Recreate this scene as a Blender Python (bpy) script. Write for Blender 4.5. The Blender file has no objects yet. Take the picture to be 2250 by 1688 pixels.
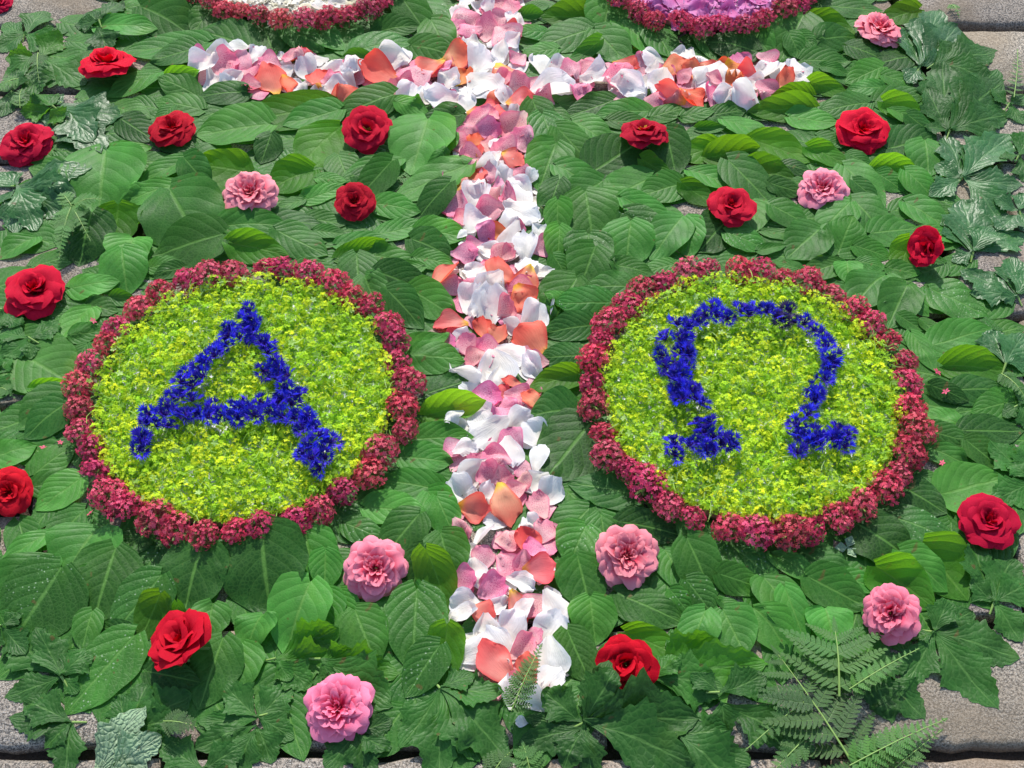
import bpy, math, random
import numpy as np
random.seed(7); rng = np.random.default_rng(7)
R = math.radians
C = bpy.context.scene.collection
S = bpy.context.scene

# ------------------------------------------------------------------ camera, sky, sun, exposure
PITCH, HALF_W, TAN_H = R(54), 0.55, 0.395
DIST = HALF_W / TAN_H
CAM = np.array([0.0, -DIST * math.cos(PITCH), DIST * math.sin(PITCH)])
cam = bpy.data.cameras.new('camera'); cam_o = bpy.data.objects.new('camera', cam); C.objects.link(cam_o)
cam_o.location = CAM; cam_o.rotation_euler = (math.pi / 2 - PITCH, 0, 0)
cam.sensor_width = 36; cam.lens = 18 / TAN_H; cam.clip_start = 0.02; cam.clip_end = 500
S.camera = cam_o
SUN_EL, SUN_AZ = 47, 4
w = bpy.data.worlds.new('World'); S.world = w; w.use_nodes = True
nt = w.node_tree; bg = nt.nodes['Background']
sk = nt.nodes.new('ShaderNodeTexSky'); sk.sky_type = 'NISHITA'; sk.sun_disc = False
sk.sun_elevation = R(SUN_EL); sk.sun_rotation = R(-SUN_AZ)
nt.links.new(sk.outputs[0], bg.inputs[0]); bg.inputs[1].default_value = 0.15
sl = bpy.data.lights.new('sun', 'SUN'); sl.energy = 3.4; sl.angle = R(1.0); sl.color = (1, 0.95, 0.87)
so = bpy.data.objects.new('sun', sl); C.objects.link(so); so.rotation_euler = (R(-(90 - SUN_EL)), 0, R(SUN_AZ))
S.view_settings.view_transform = 'Standard'; S.view_settings.look = 'None'
S.view_settings.gamma = 1; S.view_settings.use_curve_mapping = False
S.view_settings.exposure = 0.86
S.cycles.max_bounces = 6; S.cycles.diffuse_bounces = 3; S.cycles.transmission_bounces = 4

FWD = np.array([0, math.cos(PITCH), -math.sin(PITCH)]); UP = np.array([0, math.sin(PITCH), math.cos(PITCH)])
def ground(px, py, z=0.0):
    """the place on the carpet (height z) seen at a pixel of the 2250 x 1688 photograph"""
    u = (px - 1125) / 1125 * TAN_H; v = (844 - py) / 1125 * TAN_H
    d = FWD + u * np.array([1, 0, 0]) + v * UP
    t = (z - CAM[2]) / d[2]
    return CAM + d * t
def image(p):
    d = np.asarray(p) - CAM; k = d @ FWD
    return 1125 + d[0] / k / TAN_H * 1125, 844 - (d @ UP) / k / TAN_H * 1125
TX = [0, 750, 1500]; TY = [0, 563, 1126]; KS = 0.3394
def tp(tile, x, y):
    t = tile - 1
    return TX[t % 3] + x * KS, TY[t // 3] + y * KS

# ------------------------------------------------------------------ materials
def mat(name):
    m = bpy.data.materials.new(name); m.use_nodes = True
    m.node_tree.nodes.clear(); return m, G(m.node_tree)
class G:
    def __init__(s, t): s.t = t
    def n(s, typ, ins=None, **kw):
        nd = s.t.nodes.new('ShaderNode' + typ)
        for k, v in kw.items(): setattr(nd, k, v)
        for k, v in (ins or {}).items(): s.put(nd.inputs[k], v)
        return nd
    def put(s, sock, v):
        if hasattr(v, 'node'): s.t.links.new(v, sock)
        else: sock.default_value = v
    def m(s, op, a, b=0.0, c=0.0):
        nd = s.n('Math', operation=op); s.put(nd.inputs[0], a); s.put(nd.inputs[1], b); s.put(nd.inputs[2], c); return nd.outputs[0]
    def step(s, x, lo, hi):
        nd = s.n('MapRange', interpolation_type='SMOOTHSTEP'); s.put(nd.inputs[0], x); nd.inputs[1].default_value = lo; nd.inputs[2].default_value = hi; return nd.outputs[0]
    def mix(s, f, a, b, blend='MIX'):
        nd = s.n('Mix', data_type='RGBA', blend_type=blend); s.put(nd.inputs[0], f); s.put(nd.inputs[6], a); s.put(nd.inputs[7], b); return nd.outputs[2]
    def noise(s, scale, detail=2.0, vec=None, rough=.5):
        nd = s.n('TexNoise', {'Scale': scale, 'Detail': detail, 'Roughness': rough})
        if vec is not None: s.put(nd.inputs['Vector'], vec)
        return nd.outputs['Fac']
    def obj(s): return s.n('TexCoord').outputs['Object']
    def uv(s):
        x = s.n('SeparateXYZ', {0: s.n('TexCoord').outputs['UV']}); return x.outputs[0], x.outputs[1]
    def bump(s, h, strength, dist):
        return s.n('Bump', {'Height': h, 'Strength': strength, 'Distance': dist}).outputs[0]
    def tint(s, col): return s.mix(1.0, col, s.n('ObjectInfo').outputs['Color'], 'MULTIPLY')
    def out(s, sh): s.put(s.n('OutputMaterial').inputs[0], sh)
    def leafy(s, col, tcol, rough, trans, normal=None, spec=.5, sheen=0):
        p = s.n('BsdfPrincipled', {'Base Color': col, 'Roughness': rough, 'Specular IOR Level': spec})
        t = s.n('BsdfTranslucent', {'Color': tcol})
        if normal is not None: s.put(p.inputs['Normal'], normal); s.put(t.inputs['Normal'], normal)
        mx = s.n('MixShader', {0: trans}); s.put(mx.inputs[1], p.outputs[0]); s.put(mx.inputs[2], t.outputs[0]); s.out(mx.outputs[0])

def leaf_material(name, base, vein, tcol, rough, nveins, bumps, flecks=False, rugose=0.0, slant=.46, trans=.30, spec=.5):
    m, g = mat(name)
    u, v = g.uv()
    sg = g.m('SUBTRACT', g.m('MULTIPLY', v, 2.0), 1.0); s = g.m('ABSOLUTE', sg)
    wob = g.m('MULTIPLY', g.m('SUBTRACT', g.noise(28, 2, g.obj()), .5), .06)
    side = g.m('MULTIPLY', g.m('GREATER_THAN', sg, 0.0), .045)
    q = g.m('MULTIPLY', g.m('ADD', g.m('SUBTRACT', u, g.m('MULTIPLY', g.m('POWER', s, 1.25 if not rugose else .9), slant)), g.m('ADD', wob, side)), g.m('MULTIPLY', g.m('ADD', .82, g.m('MULTIPLY', g.n('ObjectInfo').outputs['Random'], .45)), nveins))
    d = g.m('MULTIPLY', g.m('ABSOLUTE', g.m('SUBTRACT', g.m('FRACT', q), .5)), 2.0)
    lat = g.step(d, .86, 1.0); mid = g.m('SUBTRACT', 1.0, g.step(s, .015, .075))
    lat = g.m('MULTIPLY', lat, g.m('SUBTRACT', 1.0, g.m('MULTIPLY', s, .55)))
    vor = g.n('TexVoronoi', {'Scale': 260.0 if not rugose else 170.0, 'Vector': g.obj()}, feature='DISTANCE_TO_EDGE').outputs[0]
    net = g.m('SUBTRACT', 1.0, g.step(vor, .0, .22))
    h = g.m('SUBTRACT', g.m('MULTIPLY', g.m('SUBTRACT', 1.0, g.m('POWER', d, 2.5)), 1.0), g.m('MULTIPLY', mid, .9))
    h = g.m('ADD', h, g.m('MULTIPLY', g.m('SUBTRACT', 1.0, net), .22 + rugose))
    h = g.m('ADD', h, g.m('MULTIPLY', g.noise(55, 3, g.obj()), .7 + rugose))
    nrm = g.bump(h, bumps, .0022)
    blot = g.noise(38, 4, g.obj(), .6)
    col = g.mix(g.step(blot, .3, .75), [c * .8 for c in base[:3]] + [1], [c * 1.25 for c in base[:3]] + [1])
    col = g.mix(g.m('MULTIPLY', g.step(g.noise(19, 2, g.obj()), .60, .78), .5), col, [base[0] * 2.2, base[1] * 1.25, base[2], 1])
    col = g.tint(col)
    col = g.mix(g.m('MULTIPLY', g.step(g.noise(75, 2, g.obj(), .4), .72, .75), .8), col, (.10, .065, .02, 1))
    vm = g.m('MAXIMUM', g.m('MULTIPLY', lat, .30), g.m('MULTIPLY', mid, .7))
    vm = g.m('MAXIMUM', vm, g.m('MULTIPLY', net, .16))
    col = g.mix(vm, col, vein)
    if flecks:
        fl = g.n('TexVoronoi', {'Scale': 230.0, 'Vector': g.obj()}).outputs['Distance']
        fm = g.m('MULTIPLY', g.m('SUBTRACT', 1.0, g.step(fl, .12, .24)), g.step(g.noise(30, 2, g.obj()), .42, .6))
        col = g.mix(g.m('MULTIPLY', fm, .75), col, (.33, .45, .27, 1))
    tc = g.mix(g.m('MULTIPLY', vm, .6), g.tint(tcol), [c * .4 for c in tcol[:3]] + [1])
    rr = g.m('ADD', rough, g.m('MULTIPLY', g.m('SUBTRACT', g.noise(70, 2, g.obj()), .5), .22))
    g.leafy(col, tc, rr, trans, nrm, spec)
    return m
M = {}
M['leaf'] = leaf_material('green_leaf', (.036, .150, .018, 1), (.12, .28, .05, 1), (.17, .50, .012, 1), .50, 5.4, .20, spec=.19)
M['leaf_bright'] = leaf_material('leaf_backlit_tint', (.050, .17, .014, 1), (.12, .28, .04, 1), (.28, .62, .012, 1), .5, 5.4, .22, trans=.42, spec=.18)  # backlit glow put into a yellower colour and stronger translucency
M['leaf_fleck'] = leaf_material('green_leaf_flecked', (.032, .140, .018, 1), (.11, .26, .05, 1), (.17, .48, .012, 1), .48, 5.4, .28, True, spec=.22)
M['lobed'] = leaf_material('lobed_leaf', (.026, .105, .015, 1), (.09, .21, .045, 1), (.14, .40, .02, 1), .52, 5.0, .24, rugose=.10, slant=.55, trans=.25, spec=.22)
M['lobed_gloss'] = leaf_material('lobed_leaf_glossy', (.022, .095, .018, 1), (.09, .20, .06, 1), (.10, .34, .02, 1), .45, 5.0, .26, rugose=.06, slant=.55, trans=.2, spec=.45)
M['lobed_pale'] = leaf_material('lobed_leaf_underside', (.22, .34, .19, 1), (.40, .52, .32, 1), (.2, .4, .06, 1), .6, 5.0, .7, rugose=.4, slant=.55)
M['fern'] = leaf_material('fern_green', (.035, .13, .016, 1), (.13, .24, .06, 1), (.16, .42, .015, 1), .48, 4.0, .3, trans=.3)

def petal_material(name, base_c, edge_c, tcol, speck=None, trans=.3, rough=.55, power=1.0, spec=.3, wrinkle=.5, inner=None):
    m, g = mat(name)
    u, v = g.uv()
    s = g.m('ABSOLUTE', g.m('SUBTRACT', g.m('MULTIPLY', v, 2.0), 1.0))
    f = g.m('MAXIMUM', u, g.m('POWER', s, 2.2))
    f = g.m('ADD', f, g.m('MULTIPLY', g.m('SUBTRACT', g.noise(90, 3, g.obj()), .5), .35))
    col = g.mix(g.step(f, .25 * power, 1.02), base_c, edge_c)
    if inner is not None:
        col = g.mix(g.m('SUBTRACT', 1.0, g.step(g.m('ADD', u, g.m('MULTIPLY', g.noise(120, 2, g.obj()), .1)), .10, .32)), col, inner)
    if speck is not None:
        vec = g.n('CombineXYZ', {0: g.m('MULTIPLY', u, 14.0), 1: g.m('MULTIPLY', v, 42.0)}).outputs[0]
        sp = g.step(g.noise(1.3, 3, vec, .7), .47, .62)
        msk = g.m('SUBTRACT', 1.0, g.step(g.m('MAXIMUM', g.m('ABSOLUTE', g.m('SUBTRACT', u, .52)), g.m('MULTIPLY', s, .46)), .25, .45))
        col = g.mix(g.m('MULTIPLY', g.m('MULTIPLY', sp, msk), .85), col, speck)
    col = g.tint(col)
    vec = g.n('CombineXYZ', {0: g.m('MULTIPLY', u, 2.0), 1: g.m('MULTIPLY', v, 16.0)}).outputs[0]
    h = g.m('ADD', g.m('MULTIPLY', g.noise(1.5, 3, vec), .6), g.noise(80, 3, g.obj()))
    g.leafy(col, g.mix(1.0, col, tcol, 'MULTIPLY'), rough, trans, g.bump(h, wrinkle, .0016), spec)
    return m
M['white'] = petal_material('white_petal', (.86, .82, .74, 1), (.90, .89, .88, 1), (1, .96, .93, 1), trans=.42, wrinkle=.7)
M['pink'] = petal_material('pink_petal', (.88, .52, .55, 1), (.82, .24, .37, 1), (1, .55, .68, 1), speck=(.60, .05, .19, 1), trans=.42, power=1.7)
M['rosepink'] = petal_material('rose_pink_petal', (.72, .035, .12, 1), (.84, .28, .37, 1), (1, .48, .55, 1), trans=.3, power=1.5, wrinkle=.25)
M['coral'] = petal_material('coral_petal', (.86, .30, .16, 1), (.85, .13, .08, 1), (1, .55, .4, 1), trans=.45, inner=(.85, .50, .05, 1))
M['red'] = petal_material('red_petal', (.42, .002, .016, 1), (.68, .005, .026, 1), (1, .10, .12, 1), trans=.33, rough=.6, spec=.10, wrinkle=.45)
M['magenta'] = petal_material('magenta_petal', (.55, .10, .30, 1), (.62, .22, .48, 1), (1, .6, .85, 1), trans=.3)

def plain(name, cols, rough=.6, trans=.25, island=True, spec=.3, tfac=(1, 1, 1, 1), tone=False):
    m, g = mat(name)
    if len(cols) == 1: col = cols[0]
    else:
        r = g.n('ValToRGB'); el = r.color_ramp.elements
        while len(el) < len(cols): el.new(.5)
        for i, c in enumerate(cols): el[i].position = i / (len(cols) - 1); el[i].color = c
        g.put(r.inputs[0], g.n('NewGeometry').outputs['Random Per Island'] if island else g.noise(60, 3, g.obj()))
        col = r.outputs[0]
    col = g.tint(col)
    if tone: col = g.mix(1.0, col, g.n('Attribute', attribute_name='tone').outputs['Color'], 'MULTIPLY')
    g.leafy(col, g.mix(1.0, col, tfac, 'MULTIPLY'), rough, trans, None, spec)
    return m
M['valerian'] = plain('valerian_red', [(.44, .020, .070, 1), (.64, .042, .125, 1), (.70, .095, .19, 1), (.54, .028, .095, 1)], .6, .3)
M['valerian_tube'] = plain('valerian_tube', [(.20, .02, .04, 1), (.36, .10, .10, 1)], .6, .2)
M['mantle'] = plain('mantle_flower', [(.40, .54, .016, 1), (.60, .65, .014, 1), (.48, .61, .016, 1), (.70, .69, .015, 1), (.42, .60, .04, 1)], .7, .4, spec=.1, tone=True)
M['mantle_stem'] = plain('mantle_stem', [(.16, .32, .04, 1), (.26, .44, .07, 1), (.40, .55, .20, 1)], .6, .3, spec=.2)
M['corn'] = plain('cornflower_blue', [(.014, .014, .30, 1), (.034, .045, .62, 1), (.028, .018, .42, 1)], .6, .3, False)
M['corn_eye'] = plain('cornflower_eye', [(.05, .01, .20, 1), (.12, .03, .30, 1), (.03, .01, .10, 1)], .6, .2)
M['stamen'] = plain('stamen', [(.55, .30, .03, 1), (.72, .45, .06, 1)], .6, .1)
M['stem'] = plain('stem_green', [(.16, .28, .06, 1), (.24, .36, .09, 1)], .5, .1, False)
M['calyx'] = plain('calyx_green', [(.06, .14, .03, 1), (.12, .22, .05, 1)], .5, .2, False)
M['board'] = plain('brown_board', [(.16, .085, .045, 1), (.26, .15, .08, 1)], .75, .0, False)
M['paper'] = plain('pale_paper', [(.58, .58, .66, 1), (.68, .68, .74, 1)], .8, .0, False)

def stone_material():
    m, g = mat('granite')
    o = g.n('NewGeometry').outputs['Position']
    f1 = g.noise(420, 3, o, .7); f2 = g.noise(900, 2, o, .7); f3 = g.noise(9, 4, o)
    col = g.mix(g.step(f1, .38, .62), (.065, .058, .052, 1), (.30, .255, .215, 1))
    col = g.mix(g.m('MULTIPLY', g.step(f2, .58, .66), .8), col, (.50, .48, .46, 1))
    col = g.mix(g.m('MULTIPLY', g.step(g.noise(520, 1, o), .62, .68), .9), col, (.03, .028, .028, 1))
    col = g.mix(g.m('MULTIPLY', g.step(f3, .42, .68), .6), col, (.17, .13, .09, 1))
    col = g.tint(col)
    b = g.n('BsdfPrincipled', {'Base Color': col, 'Roughness': .85, 'Specular IOR Level': .3})
    g.put(b.inputs['Normal'], g.bump(g.m('ADD', f1, g.m('MULTIPLY', g.noise(60, 4, o), 1.5)), .7, .002)); g.out(b.outputs[0])
    return m
M['stone'] = stone_material()
YB_ROW = float(ground(2100, 1650)[1])
def soil_material():
    m, g = mat('joint_soil')
    o = g.n('NewGeometry').outputs['Position']
    col = g.mix(g.noise(300, 4, o, .7), (.012, .010, .008, 1), (.10, .075, .055, 1))
    v = g.n('VectorMath', {0: o, 1: (0.0, YB_ROW, 0.0)}, operation='SUBTRACT').outputs[0]
    bk_ = g.n('TexBrick', {'Vector': v, 'Color1': (.20, .175, .15, 1), 'Color2': (.15, .135, .12, 1), 'Mortar': (.03, .025, .02, 1), 'Scale': 1.0, 'Mortar Size': .006, 'Brick Width': .27, 'Row Height': .12476})
    xyz = g.n('SeparateXYZ', {0: o}); far = g.m('MAXIMUM', g.m('ABSOLUTE', xyz.outputs[0]), g.m('ABSOLUTE', g.m('MULTIPLY', g.m('SUBTRACT', xyz.outputs[1], .25), 1.4)))
    col = g.mix(g.m('GREATER_THAN', far, 1.70), col, bk_.outputs['Color'])
    b = g.n('BsdfPrincipled', {'Base Color': col, 'Roughness': .95, 'Specular IOR Level': .15})
    g.put(b.inputs['Normal'], g.bump(g.noise(220, 4, o, .7), 1.0, .006)); g.out(b.outputs[0])
    return m
M['soil'] = soil_material()

# ------------------------------------------------------------------ object helpers
def mesh_of(name, V, F, material, UV=None, smooth=True):
    me = bpy.data.meshes.new(name)
    V = np.asarray(V, float).reshape(-1, 3); F = np.asarray(F)
    if F.ndim == 2:
        n, k = F.shape
        me.vertices.add(len(V)); me.vertices.foreach_set('co', V.astype(np.float32).ravel())
        me.loops.add(n * k); me.loops.foreach_set('vertex_index', F.astype(np.int32).ravel())
        me.polygons.add(n); me.polygons.foreach_set('loop_start', np.arange(0, n * k, k, dtype=np.int32))
        me.update(calc_edges=True)
    if UV is not None:
        l = me.uv_layers.new(name='UVMap'); l.data.foreach_set('uv', np.asarray(UV)[F.ravel()].astype(np.float32).ravel())
    if smooth: me.polygons.foreach_set('use_smooth', np.ones(len(me.polygons), bool))
    me.materials.append(material); me.validate(); return me
def put(name, me, parent=None, loc=(0, 0, 0), rot=(0, 0, 0), scale=(1, 1, 1), color=None):
    o = bpy.data.objects.new(name, me); C.objects.link(o)
    o.location = loc; o.rotation_euler = rot; o.scale = scale
    if parent: o.parent = parent
    if color: o.color = color
    return o
def tag(o, label=None, cat=None, group=None, kind=None):
    if label: o['label'] = label
    if cat: o['category'] = cat
    if group: o['group'] = group
    if kind: o['kind'] = kind
    return o
def grid_faces(nu, nv):
    i, j = np.meshgrid(np.arange(nu - 1), np.arange(nv - 1), indexing='ij'); a = (i * nv + j).ravel()
    return np.stack([a, a + nv, a + nv + 1, a + 1], 1)
def smoothstep(x, a, b):
    t = np.clip((x - a) / (b - a), 0, 1); return t * t * (3 - 2 * t)

# height of what already lies on the carpet, so that each new piece rests on it
GX0, GY0, CELL = -1.0, -0.75, 0.0025
HN = np.zeros((int(2.0 / CELL), int(1.9 / CELL)))
def cells(x, y):
    i = np.clip(((x - GX0) / CELL).astype(int), 0, HN.shape[0] - 1); j = np.clip(((y - GY0) / CELL).astype(int), 0, HN.shape[1] - 1); return i, j
def rest(X, Y, Z, nu, nv, eps=.0006, pct=80, maxslope=.5, pin=None, thick=.0006):
    """lay a sheet (its own shape Z over the points X, Y) on what is there: tilt with the pile, rise until most of it is clear, bend where it is pushed"""
    i, j = cells(X, Y); h = HN[i, j]
    cx, cy = X.mean(), Y.mean()
    A = np.stack([X - cx, Y - cy, np.ones_like(X)], 1)
    c, *_ = np.linalg.lstsq(A, h, rcond=None)
    sl = math.hypot(c[0], c[1])
    if sl > maxslope: c[:2] *= maxslope / sl
    z = A @ c + Z
    z += np.percentile(h - z, pct)
    for _ in range(3):
        push = np.maximum(h + eps - z, 0).reshape(nu, nv)
        p = np.pad(push, 1, mode='edge')
        sm = (p[:-2, 1:-1] + p[2:, 1:-1] + p[1:-1, :-2] + p[1:-1, 2:] + push) / 5
        z = z + np.maximum(push, sm * .9).ravel()
    if pin is not None: z = z * (1 - pin[1]) + pin[0] * pin[1]; z = np.maximum(z, h + eps)
    P = np.stack([X, Y, z], 1).reshape(nu, nv, 3)
    up = 3
    a = np.linspace(0, nu - 1, nu * up); b = np.linspace(0, nv - 1, nv * up)
    a0 = np.minimum(a.astype(int), nu - 2); b0 = np.minimum(b.astype(int), nv - 2); fa = (a - a0)[:, None, None]; fb = (b - b0)[None, :, None]
    Q = (P[a0][:, b0] * (1 - fa) * (1 - fb) + P[a0 + 1][:, b0] * fa * (1 - fb) + P[a0][:, b0 + 1] * (1 - fa) * fb + P[a0 + 1][:, b0 + 1] * fa * fb).reshape(-1, 3)
    qi, qj = cells(Q[:, 0], Q[:, 1]); np.maximum.at(HN, (qi, qj), Q[:, 2] + thick)
    return z
def raise_disc(x, y, r, z):
    n = int(r / CELL) + 1; i, j = cells(np.array([x]), np.array([y])); i, j = i[0], j[0]
    for a in range(-n, n + 1):
        for b in range(-n, n + 1):
            if a * a + b * b <= n * n and 0 <= i + a < HN.shape[0] and 0 <= j + b < HN.shape[1]:
                HN[i + a, j + b] = max(HN[i + a, j + b], z)
def height_at(x, y, r=.0, pct=75):
    if r <= 0:
        i, j = cells(np.array([x]), np.array([y])); return HN[i[0], j[0]]
    g_ = np.linspace(-r, r, 9); a, b = np.meshgrid(g_, g_); i, j = cells(x + a.ravel(), y + b.ravel()); return np.percentile(HN[i, j], pct)

# ------------------------------------------------------------------ pavement
rows = []
ground_o = put('ground', mesh_of('ground', [(-60, -60, -.016), (60, -60, -.016), (60, 60, -.016), (-60, 60, -.016)], [(0, 1, 2, 3)], M['soil'], smooth=False)); tag(ground_o, kind='structure')
pave = bpy.data.objects.new('pavement', None); C.objects.link(pave); tag(pave, kind='structure')
yA = ground(2100, 58)[1]; yB = ground(2100, 1650)[1]
NR = 8; pitch_r = (yA - yB) / NR
def stone_mesh(lx, ly, seed):
    r = np.random.default_rng(seed)
    pts = []
    for k in range(10): pts.append((-lx / 2 + lx * k / 10, -ly / 2))
    for k in range(6): pts.append((lx / 2, -ly / 2 + ly * k / 6))
    for k in range(10): pts.append((lx / 2 - lx * k / 10, ly / 2))
    for k in range(6): pts.append((-lx / 2, ly / 2 - ly * k / 6))
    P = np.array(pts); P = P + r.normal(0, .0016, P.shape); n = len(P)
    Z = [(-.03, 1.0, 0), (-.006, 1.0, 0), (-.0015, 1 - .0025, .003), (0, 1, .007)]
    V = []
    for z, k, inset in Z:
        nrm = P / np.linalg.norm(P, axis=1)[:, None]
        V += [(x - nx * inset, y - ny * inset, z + (r.normal(0, .0007) if z > -.01 else 0)) for (x, y), (nx, ny) in zip(P, nrm)]
    V.append((0, 0, .001)); F = []
    for l in range(3):
        for k in range(n): F.append((l * n + k, l * n + (k + 1) % n, (l + 1) * n + (k + 1) % n, (l + 1) * n + k))
    me = bpy.data.meshes.new('paving_stone')
    me.from_pydata([tuple(v) for v in V], [], F + [(3 * n + k, 3 * n + (k + 1) % n, 4 * n) for k in range(n)])
    me.materials.append(M['stone']); me.polygons.foreach_set('use_smooth', np.ones(len(me.polygons), bool)); return me
sr = random.Random(5); sid = 0
for rI in range(-5, NR + 8):
    y0 = yB + (rI - .0) * pitch_r
    x = -1.8 + sr.uniform(-.1, .1)
    if rI == 0: xs_fix = ground(1853, 1600)[0]
    while x < 1.8:
        lx = sr.uniform(.20, .34)
        if rI == 0 and x < xs_fix < x + lx + .09: lx = xs_fix - x
        gap = .011
        o = put('paving_stone', stone_mesh(lx - gap, pitch_r - gap, sid), pave, (x + lx / 2, y0 + pitch_r / 2, sr.uniform(-.003, 0)))
        k = sr.uniform(.85, 1.15); o.color = (k * sr.uniform(.98, 1.06), k, k * sr.uniform(.92, 1.0), 1); sid += 1
        x += lx

# ------------------------------------------------------------------ leaf shapes
def ovate(L, W, seed, nu=15, nv=9, fold=0., arch=0., wave=.3, curl=0.):
    """broad pointed leaf: truncate base, width greatest at a third"""
    r = np.random.default_rng(seed)
    t = np.linspace(0, 1, nu)[:, None]; s = np.linspace(-1, 1, nv)[None, :]
    f = np.interp(t, [0, .05, .14, .28, .42, .56, .70, .82, .91, .96, 1], [.16, .55, .84, .99, 1.0, .93, .77, .54, .29, .12, .0])
    side = np.where(s > 0, 1 + r.uniform(-.08, .08), 1 + r.uniform(-.08, .08))
    edge = 1 + .025 * np.sin(t * r.uniform(14, 22) + r.uniform(0, 6) + s * 2)
    y = W / 2 * f * s * side * edge
    x = L * (t - .11 * np.abs(s) ** 1.3 * (1 - t) ** 2.5) + 0 * s
    bend = r.uniform(-.05, .05); y = y + bend * L * (t ** 2)
    an = np.abs(s)
    z = fold * np.abs(y) + arch * L * np.sin(np.pi * t) - curl * L * t ** 3
    z = z + wave * W * .05 * (an ** 2) * np.sin(t * r.uniform(6, 13) + r.uniform(0, 6) + np.sign(s) * r.uniform(0, 2))
    z = z + .0003 * (np.abs(np.sin((t - .46 * an ** 1.25) * 5.6 * np.pi)) - .5) * (1 - .3 * an) * (W / .05) * .8
    UV = np.stack([np.broadcast_to(t, (nu, nv)), np.broadcast_to(.5 + .5 * s, (nu, nv))], 2)
    return x, y, z + 0 * x, UV
LEAFLET_T = [0, .08, .18, .30, .42, .50, .56, .62, .70, .78, .86, .93, 1]
LEAFLET_W = [.03, .10, .24, .48, .80, 1.0, .98, .66, .62, .58, .42, .26, .0]
def toothed(L, W, seed, nu=30, nv=9, fold=.1, arch=.06, curl=0.1):
    """coarsely lobed and toothed leaflet, wedge-shaped at its base"""
    r = np.random.default_rng(seed)
    t = np.linspace(0, 1, nu)[:, None]; s = np.linspace(-1, 1, nv)[None, :]
    def half(sh, ph):
        f = np.interp(np.clip(t + sh, 0, 1), LEAFLET_T, LEAFLET_W)
        saw = ((t * 9.5 + ph) % 1.0); f = f * (1 + .26 * (saw - .5) * smoothstep(t, .22, .35)); f[-1] = 0; return f
    fl, fr = half(r.uniform(-.06, .06), r.uniform(0, 1)), half(r.uniform(-.06, .06), r.uniform(0, 1))
    f = np.where(s > 0, fl, fr)
    y = W / 2 * f * s + r.uniform(-.09, .09) * L * t ** 2
    x = L * t + .05 * L * np.abs(s) ** 2 * smoothstep(t, .3, .5) * (1 - t) + 0 * s
    an = np.abs(s)
    z = fold * np.abs(W / 2 * f * s) + arch * L * np.sin(np.pi * t) - curl * L * t ** 3
    z = z + W * .045 * an ** 1.5 * np.sin(t * r.uniform(9, 15) + r.uniform(0, 6) + np.sign(s) * 1.3)
    z = z + .0007 * np.abs(np.sin((t - .55 * an) * 5 * np.pi)) * (W / .05)
    UV = np.stack([np.broadcast_to(t, (nu, nv)), np.broadcast_to(.5 + .5 * s, (nu, nv))], 2)
    return x, y, z + 0 * x, UV

def lay(shape, bx, by, tx, ty, lift=0.0, pct=80, pin=None, eps=.0006, maxslope=.5):
    """turn a leaf shape from base to tip on the carpet and rest it; returns world points and uv"""
    x, y, z, UV = shape; nu, nv = x.shape
    d = np.array([tx - bx, ty - by]); d /= np.linalg.norm(d); e = np.array([-d[1], d[0]])
    X = (bx + x * d[0] + y * e[0]).ravel(); Y = (by + x * d[1] + y * e[1]).ravel()
    if lift < 0: lift *= min(1, .036 / max(Y.max() - Y.min(), .01))
    if lift < 0:   # far side curls up towards the viewer
        rg = Y.max() - Y.min(); q = (Y - Y.min()) / rg; q = np.clip((q - .30) / .70, 0, 1)
        Z = z.ravel() - lift * rg * .5 * q ** 2; Y = Y - .22 * rg * q ** 2
    else: Z = z.ravel() + lift * (Y - Y.min())
    if pin is not None:
        pin = (pin, (np.clip(1 - np.linspace(0, 1, nu) / .35, 0, 1)[:, None] ** 1.5 * np.ones((1, nv))).ravel())
    zz = rest(X, Y, Z, nu, nv, pct=pct, pin=pin, eps=eps, maxslope=maxslope)
    return np.stack([X, Y, zz], 1), UV.reshape(-1, 2), nu, nv

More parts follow.
